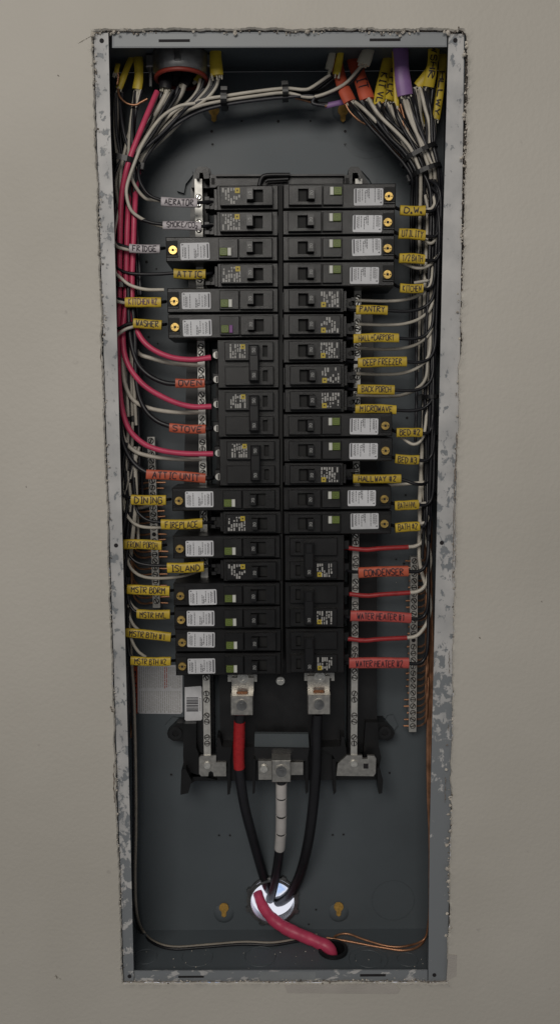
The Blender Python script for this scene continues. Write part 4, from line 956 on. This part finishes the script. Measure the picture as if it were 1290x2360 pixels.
# ------------------------------------------------------------------ cables at the top
def cable(pts, wpx, m, label, text=None, flat=.45, y=.05, tu=(.35, .95), tsz=.55):
    p = spline([P(a[0], a[1], a[2] if len(a) > 2 else y) for a in pts], 5); r = wpx/2/2280
    t = empty('cable', p[0], label, 'cable', 'sheathed cables at the top')
    j = MB().tube(p, r, 12, True, flat, rf=lambda f: 1+.05*math.sin(f*9)).build('jacket', m, t, p[0], True)
    e = p[-1]; d = (p[-1]-p[-2]).normalized(); fr_ = MB()
    for k in range(5):
        q = e+Vector((r*random.uniform(-.8, .8), random.uniform(-.001, .001), 0)); fr_.tube([q-d*.002, q+d*random.uniform(.001, .005)+Vector((random.uniform(-.001, .001), 0, 0))], .0009, 5)
    fr_.build('paper_filler', 'cream_jacket', t, p[0])
    if text:
        st, wd = strokes(text, .35); cum = [0]
        for a, b in zip(p, p[1:]): cum.append(cum[-1]+(b-a).length)
        tot = cum[-1]; a0, a1 = tu[0]*tot, tu[1]*tot; kx = (a1-a0)/wd; kz = 2*r*tsz/6; lm = MB()
        def fn(u, v):
            s_ = a0+u; i = 0
            while i < len(p)-2 and cum[i+1] < s_: i += 1
            d_ = (p[i+1]-p[i]).normalized(); q = p[i]+d_*(s_-cum[i]); sd = Vector((d_.z, 0, -d_.x))
            h = min(.98, abs(v)/r); return q-sd*v+Vector((0, -r*flat*math.sqrt(1-h*h)*1.08-.0006, 0))
        for pl in st: ribbon(lm, [(a*kx, (b-3)*kz) for a, b in pl], .0012, fn)
        lm.build('lettering', 'ink', j, p[0])
ZY = .05
cable([(772,92,.055),(768,108),(764,130),(757,160)], 17, 'cream_jacket', 'white cable at the top, left beside a narrow yellow cable')
cable([(790,92,.055),(786,110),(782,135),(775,172)], 17, 'yellow_jacket', 'narrow yellow cable between a white cable and the orange cables')
cable([(856,92,.05),(850,108,.045),(844,128,.042),(836,148,.042)], 30, 'cream_jacket', 'wide short white cable in front of the orange cables')
cable([(770,128,.07),(778,160,.06),(790,200,.055),(806,235,.05)], 30, 'orange_jacket', 'left one of the two orange cables at the top')
cable([(812,124,.07),(822,160,.062),(836,200,.056),(846,230,.052)], 34, 'orange_jacket', 'right one of the two orange cables, with marker lettering', 'IT', tu=(.55, .8), tsz=.7)
cable([(898,124,.066),(888,160,.06),(878,200,.056),(872,244,.052)], 26, 'yellow_jacket', 'yellow cable left of the purple one, lettered along its length', 'KIT VL', tu=(.42, .95), tsz=.6)
cable([(912,122,.07),(906,160,.064),(898,205,.06),(892,232,.056)], 26, 'yellow_jacket', 'yellow cable half hidden behind its lettered neighbour left of purple', 'W PCK', tu=(.35, .9), tsz=.6)
cable([(908,92,.05),(909,130,.046),(911,190,.046),(913,250,.046)], 12, 'yellow_jacket', 'slim yellow cable right along the purple cable')
cable([(920,92,.044),(923,120,.04),(926,170,.04),(933,220,.042)], 36, 'purple', 'wide purple cable hanging from the top')
cable([(1002,92,.05),(998,125,.046),(993,155,.044),(978,180,.044),(962,200,.046)], 24, 'yellow_jacket', 'yellow cable bending to the left near the right corner')
cable([(1000,92,.045),(998,130,.04),(993,165,.038),(986,200,.042)], 26, 'yellow_jacket', 'yellow cable lettered WSHR near the right corner', 'WSHR', tu=(.2, .85), tsz=.55)
cable([(1020,92,.056),(1020,140,.054),(1013,210,.054),(1003,275,.054)], 19, 'yellow_jacket', 'rightmost yellow cable lettered HLLWY beside the right flange', 'HLLWY', tu=(.42, .95), tsz=.6)
cable([(966,245,.06),(968,262,.058),(972,287,.056)], 14, 'yellow_jacket', 'short tip of a yellow cable deep among the right wires')
cable([(800,232,.064),(776,238,.062),(748,244,.062)], 13, 'purple', 'small dark purple cable end pointing left below the orange cables')
cable([(308,128,.06),(298,145,.055),(286,175,.05),(274,205,.05)], 15, 'yellow_jacket', 'thin yellow cable slanting left in the upper left corner')
cable([(318,128,.058),(320,150,.052),(320,180,.05),(316,206,.05)], 22, 'yellow_jacket', 'wide yellow cable in the upper left corner')
cable([(272,148,.055),(270,158,.05),(268,170,.05)], 12, 'yellow_jacket', 'tiny yellow cable end next to the left flange')
cable([(492,92,.05),(496,110,.045),(497,140,.043),(500,174,.043)], 29, 'yellow_jacket', 'wide yellow cable right of the round cable clamp')
cable([(486,150,.06),(470,166,.058),(452,188,.056)], 17, 'yellow_jacket', 'short yellow cable slanting down right of the black sheaths')
cable([(392,112,.06),(388,150,.054),(384,180,.05),(380,206,.048)], 30, 'black_wire', 'left one of two black sheathed cables under the clamp', flat=.7)
cable([(424,112,.062),(428,150,.058),(428,175,.054),(422,196,.052)], 28, 'black_wire', 'right one of two black sheathed cables under the clamp', flat=.7)
# round clamp connector with red throat
cp = P(415, 128, .045); cl_ = empty('cable_clamp', cp, 'grey metal cable clamp with red throat at the upper left', 'cable clamp')
mb = MB(); N = 36; v = []
zt = ZT; rr = .0285; cy = .052
for h, r_ in ((zt-.001, rr+.001), (zt-.018, rr+.001), (zt-.0215, rr-.001), (zt-.0215, rr-.0045), (zt-.002, rr-.0045)):
    for i in range(N): v.append((cp.x+r_*math.cos(2*math.pi*i/N), cy+r_*math.sin(2*math.pi*i/N), h))
mb.add(v, [(k*N+i, k*N+(i+1) % N, (k+1)*N+(i+1) % N, (k+1)*N+i) for k in range(4) for i in range(N)]); mb.build('clamp_body', 'zinc', cl_, cp, True)
mb = MB(); mb.tube([(cp.x+(rr-.0025)*math.cos(2*math.pi*i/40), cy+(rr-.0025)*math.sin(2*math.pi*i/40), zt-.0235) for i in range(41)], .0022, 8); mb.build('throat', 'red_ring', cl_, cp, True)
for s in (-1, 1):
    mb = MB(); mb.box(cp.x+s*(rr-.002), cp.x+s*(rr+.007), .044, .058, zt-.014, zt-.002, .001); mb.tube([(cp.x+s*(rr+.003), .049, zt-.012), (cp.x+s*(rr+.003), .049, zt-.032)], .0016, 8); mb.build('clamp_ear', 'zinc', cl_, cp)
MB().box(cp.x-.0032, cp.x+.0032, .05-rr-.0005, .03, zt-.017, zt-.003, .0006).build('clamp_tab', 'zinc', cl_, cp)

# ------------------------------------------------------------------ cable ties
def tie(a, b, y, hd, label, head=1, w=.0046):
    A, B = P(*a, y), P(*b, y); c = (A+B)/2; ax = (B-A); hl = ax.length/2; ax.normalize(); along = Vector((-ax.z, 0, ax.x))
    t = empty('cable_tie', c, label, 'cable tie', 'black cable ties'); N = 28; v = []
    for i in range(N):
        q = 2*math.pi*i/N; cc, ss = math.cos(q), math.sin(q); e = .75
        cc = math.copysign(abs(cc)**e, cc); ss = math.copysign(abs(ss)**e, ss)
        for k, s in ((1, -1), (1, 1), (0, 1), (0, -1)):
            v.append(c+ax*(hl-(0 if k else .0012))*cc+Vector((0, -(hd-(0 if k else .0012))*ss, 0))+along*(s*w/2))
    MB().add(v, [(4*i+q, 4*i+(q+1) % 4, 4*((i+1) % N)+(q+1) % 4, 4*((i+1) % N)+q) for i in range(N) for q in range(4)]).build('strap', 'tie', t, c, False)
    if head:
        e = A if head < 0 else B; e = e+Vector((0, -hd*.25, 0)); h = .0033
        vv = [e+ax*(sx*h)+Vector((0, sy*h, 0))+along*(sz*h) for sx in (-1, 1) for sy in (-1, 1) for sz in (-1, 1)]
        MB().add(vv, [(0,1,3,2),(4,6,7,5),(0,4,5,1),(2,3,7,6),(0,2,6,4),(1,5,7,3)]).build('tie_head', 'tie', t, c)
tie((924,378), (1004,338), .045, .021, 'wide black cable tie, upper of the two around the right bundle', 0)
tie((942,414), (1014,386), .046, .023, 'wide black cable tie, lower of the two around the right bundle', -1)
tie((974,640), (1013,632), .05, .022, 'small black cable tie behind the KITCHEN sleeve on the right', -1)
tie((966,916), (1010,914), .048, .026, 'black cable tie with square head right of the BACK PORCH sleeve', -1, .0042)
tie((974,1012), (1006,1008), .055, .022, 'small black cable tie right of the BED #2 sleeve', 0)
tie((972,1148), (1004,1140), .05, .022, 'small black cable tie above the BATH HVL sleeve', 0)
tie((257,372), (328,388), .048, .027, 'wide black cable tie around the left bundle near the top', 1, .0056)
tie((262,663), (310,663), .046, .024, 'black cable tie around the red wires above the KITCHEN #2 sleeve', 0, .0054)
tie((280,965), (308,965), .05, .02, 'black cable tie right above the ATTIC UNIT red wire', 1)
tie((282,1032), (324,1034), .055, .018, 'small black cable tie left of the short ground bar', 1)
tie((517,212), (517,252), .056, .014, 'black cable tie on the crossing wires, the left one', -1, .0065)
tie((656,199), (658,232), .056, .012, 'black cable tie on the crossing wires, the right one', -1, .006)

# ------------------------------------------------------------------ bare copper ground wires
RC = .0012
for k in range(26):                              # right ground bar
    if k in (12,): continue
    y = 1293+k*15.2; x = 954-(y-1284)*.01
    up_ = y < 1560
    pl = [(x-17+random.uniform(-6, 5), y+random.uniform(-1, 1), .079), (x-9, y, .079), (x+9, y, .079), (x+21, y-2, .064), (x+28+k*.1, y-14, .054), (x+31+random.uniform(-3, 5), y-55, .05), (987+random.uniform(-8, 6), max(1225, y-190), .062), (985+random.uniform(-8, 8), 1190, .06)]
    wire('ground_wire', pl, 'copper', RC, 'thin bare copper wire clamped in the lower right ground bar', 'copper wires of the right ground bar')
for k in range(4):
    o = k*3.4; wire('ground_wire', [(980+o,1230,.06),(984+o,1400,.058),(987+o,1560,.056),(984+o*.8,1700,.056),(985+o*.5,1830,.056),(989+o*.3,1930,.058),(989+o*.3,2060,.062)]+([(988,2140,.066),(970,2176,.07),(935,2190,.072),(880,2184,.074),(800,2169,.078),(752,2161,.08)] if k == 0 else [(986,2130,.068),(975,2166,.072),(932,2181,.076),(890,2180,.078),(840,2166,.082),(800,2152,.084),(775,2156,.084),(768,2164,.084)] if k == 1 else [(986+o*.3,2110,.068)]), 'copper', RC*1.15, 'bare copper wire running down the lower right side' if k > 1 else ('bare copper wire bending along the box floor, the lower one' if k == 0 else 'bare copper wire bending along the box floor, the curled upper one'), 'copper wires down the right side' if k > 1 else None)
for k in range(22):                              # left ground bar
    y = 1112+k*13.2
    if k in (2, 8, 14, 17): continue
    x = 348+(y-1007)*.033; lx = 300+(y-1100)*.02
    pl = [(x+26+random.uniform(-4, 6), y+random.uniform(-1.5, 1.5), .079), (x+9, y, .079), (x-9, y, .079), (x-26, y+2, .074), (x-42, y-3, .068), (lx, y-26, .06), (lx-4, y-90, .06)]
    wire('ground_wire', pl, 'copper', RC, 'thin bare copper wire clamped in the left ground bar', 'copper wires of the left ground bar')
for k in range(3): wire('ground_wire', [(298+k*2,1480,.075),(302+k*3,1560,.075),(304+k*3,1640,.078),(302+k*2,1700,.08)], 'copper', RC, 'bare copper wire in shade at the left below MSTR BTH #2', 'copper wires low on the left')
for pl in ([(272,205,.045),(276,222,.042),(292,238,.04),(312,242,.04),(325,236,.04),(340,228,.04)], [(272,168,.045),(273,180,.045),(270,195,.045)]): wire('ground_wire', pl, 'copper', RC, 'short loose copper wire looping below the upper left yellow cables', 'loose copper wires upper left')
for pl in ([(796,240,.048),(806,258,.048),(830,280,.047),(862,296,.046),(890,330,.046),(925,365,.05)], [(882,236,.048),(884,252,.048),(890,270,.05),(902,290,.052)], [(922,240,.046),(928,262,.047),(936,290,.048),(948,320,.05)], [(918,250,.046),(924,270,.047),(932,298,.048)], [(752,245,.06),(730,240,.058),(705,232,.056),(680,226,.056)]): wire('ground_wire', pl, 'copper', RC, 'bare copper wire coming out of the cables at the upper right', 'copper wires upper right')

# ------------------------------------------------------------------ service cables
def service(path, r, segs, label, ybase):
    p = spline([P(*a) for a in path], 16); zs = [a[1]+(b[1]-a[1])*k/16 for a, b in zip(path, path[1:]) for k in range(16)]+[path[-1][1]]; t = empty('service_cable', p[-1], label, 'cable', 'thick service cables')
    MB().tube(p, r, 16).build('insulation', 'black_wire', t, p[-1], True)
    for name, m, l, rr_ in segs:
        k0, k1 = [min(range(len(p)), key=lambda i: abs(zs[i]-q)) for q in l]
        MB().tube(p[k0:k1+1] if k1 > k0 else p[:2], rr_, 16).build(name, m, t, p[-1], True)
    return t
service([(555,1640,.037),(552,1665,.038),(551,1700,.038),(551,1765,.038),(562,1850,.046),(582,1930,.066),(603,2005,.088),(613,2036,.1),(620,2050,.118)], .0058,
        [('red_tape', 'red_tape', (1664,1692), .0064), ('red_tape', 'red_tape', (1690,1730), .0066), ('red_tape', 'red_tape', (1728,1772), .0064),
         ('copper_strands', 'copper', (1640,1663), .0046)], 'thick black cable wrapped in red tape under the left lug', 0)
service([(648,1798,.04),(648,1850,.044),(647,1920,.054),(642,1975,.068),(634,2025,.088),(626,2060,.108),(622,2072,.12)], .0056,
        [('white_tape', 'white_tape', (1803,1837), .0063), ('white_tape', 'white_tape', (1841,1875), .0063), ('white_tape', 'white_tape', (1879,1915), .0063), ('white_tape', 'white_tape', (1919,1954), .0063)], 'thick middle black cable wrapped in white tape under the neutral lug', 0)
service([(731,1645,.038),(729,1680,.04),(728,1760,.042),(722,1850,.046),(710,1940,.056),(693,2010,.074),(672,2055,.094),(652,2074,.112),(640,2078,.122)], .0061, [], 'thick plain black cable bending from the right lug into the conduit', 0)
pp = [P(593,2056,.112), P(604,2086,.1), P(625,2115,.087), P(656,2138,.077), P(695,2156,.068), P(730,2171,.06)]; _e = Vector((BC.x-.003, BC.y, .0)); pp += [_e, _e+Vector((.002, 0, -.03))]
p = spline(pp, 8); t = MB().tube(p, .0073, 16, True, .88, rf=lambda f: (.78+.22*min(1, f*3.2))+.03*math.sin(f*17)+.03*math.sin(f*41+1)+.025*math.sin(f*90)).build('pink_cable', 'pink_wire', None, p[-1], True)
tag(t, 'thick pinkish red cable from the conduit down into the floor bushing', 'cable')

# ------------------------------------------------------------------ stickers on the back
def corner(l, y): return [P(a, b, y) for a, b in l]
so = P(368, 1590, YB); st_ = empty('warning_label', so, 'printed warning label with red heading column at the lower left', 'label')
MB().prism(xz([(318,1534),(421,1532),(421,1640),(417,1645),(322,1644),(318,1640)], YB), YB-.0009, YB-.0003).build('label_sheet', 'paper', st_, so)
MB().prism(xz([(306,1536),(318,1535),(318,1644),(306,1642)], YB), YB-.001, YB-.0003).build('heading_strip', 'sticker_red', st_, so)
rnd = random.Random(9); tp = MB(); rp = MB()
for c in range(22):
    x = 322+c*4.4
    for (z0, z1) in ((1537,1586),(1592,1642)):
        z = z0
        while z < z1-4:
            l = rnd.uniform(3, 14); a, b = P(x, z, YB), P(x+1.9, min(z+l, z1), YB)
            (rp if c in (13, 14) and z0 < 1590 else tp).box(a.x, b.x, YB-.0012, YB-.0008, b.z, a.z); z += l+1.6
tp.build('label_print', 'grey_print', st_, so); rp.build('red_print', 'sticker_red', st_, so)
ht = MB(); stt, wd = strokes('WARNING', 0)
a, b = P(309, 1540, YB), P(316, 1636, YB); hh = b.x-a.x
for pl in stt: ribbon(ht, [(q[0]*(a.z-b.z)*.9/wd, q[1]/6*hh) for q in pl], .0013, lambda u, v: (b.x-v, YB-.0014, a.z-u-.002) if False else (a.x+hh-v, YB-.0014, b.z+u+.002), 1)
ht.build('heading_lettering', 'ink', st_, so)
so = P(445, 1620, .069); bl = empty('barcode_label', so, 'white barcode sticker on the black rail at the lower left', 'label')
MB().prism(xz([(426,1584),(463,1581),(465,1584),(466,1657),(463,1660),(429,1661),(426,1658)], .0694), .0691, .0699).build('label_sheet', 'paper', bl, so)
bm = MB(); y = 1607
rnd = random.Random(4)
while y < 1641:
    h = rnd.choice([.8, 1.2, 2.0, 2.6]); p, q = P(430, y, .069), P(457, y+h, .069); bm.box(p.x, q.x, .0688, .0692, q.z, p.z); y += h+rnd.choice([.9, 1.3, 2.])
bm.build('barcode', 'print', bl, so)
st, wd = strokes('94713', 0) if False else strokes('12305', 0)
dm = MB(); c0 = P(460, 1637, .069)
for i in range(9):
    p, q = P(459.5, 1609+i*3.3, .069), P(462.5, 1611+i*3.3, .069); dm.box(p.x, q.x, .0688, .0692, q.z, p.z)
dm.build('fine_print', 'grey_print', bl, so)

# ------------------------------------------------------------------ plaster chips fallen on the floor of the box
ch = MB(); rnd = random.Random(21)
for k in range(24):
    px, py = rnd.uniform(320, 975), rnd.uniform(2190, 2232); q = P_floor(px, py, .0008); lump(ch, q, rnd.uniform(.0003, .0009))
for (a, b) in ((912,1342),(842,1345),(848,1352),(880,1372),(838,1362),(868,1398),(890,1330)):
    lump(ch, P(a, b, YB-.0008), rnd.uniform(.0004, .0009))
tag(ch.build('plaster_chips', 'gypsum', None, P_floor(645, 2210)), 'tiny white plaster chips scattered on the box floor', 'plaster', kind='stuff')
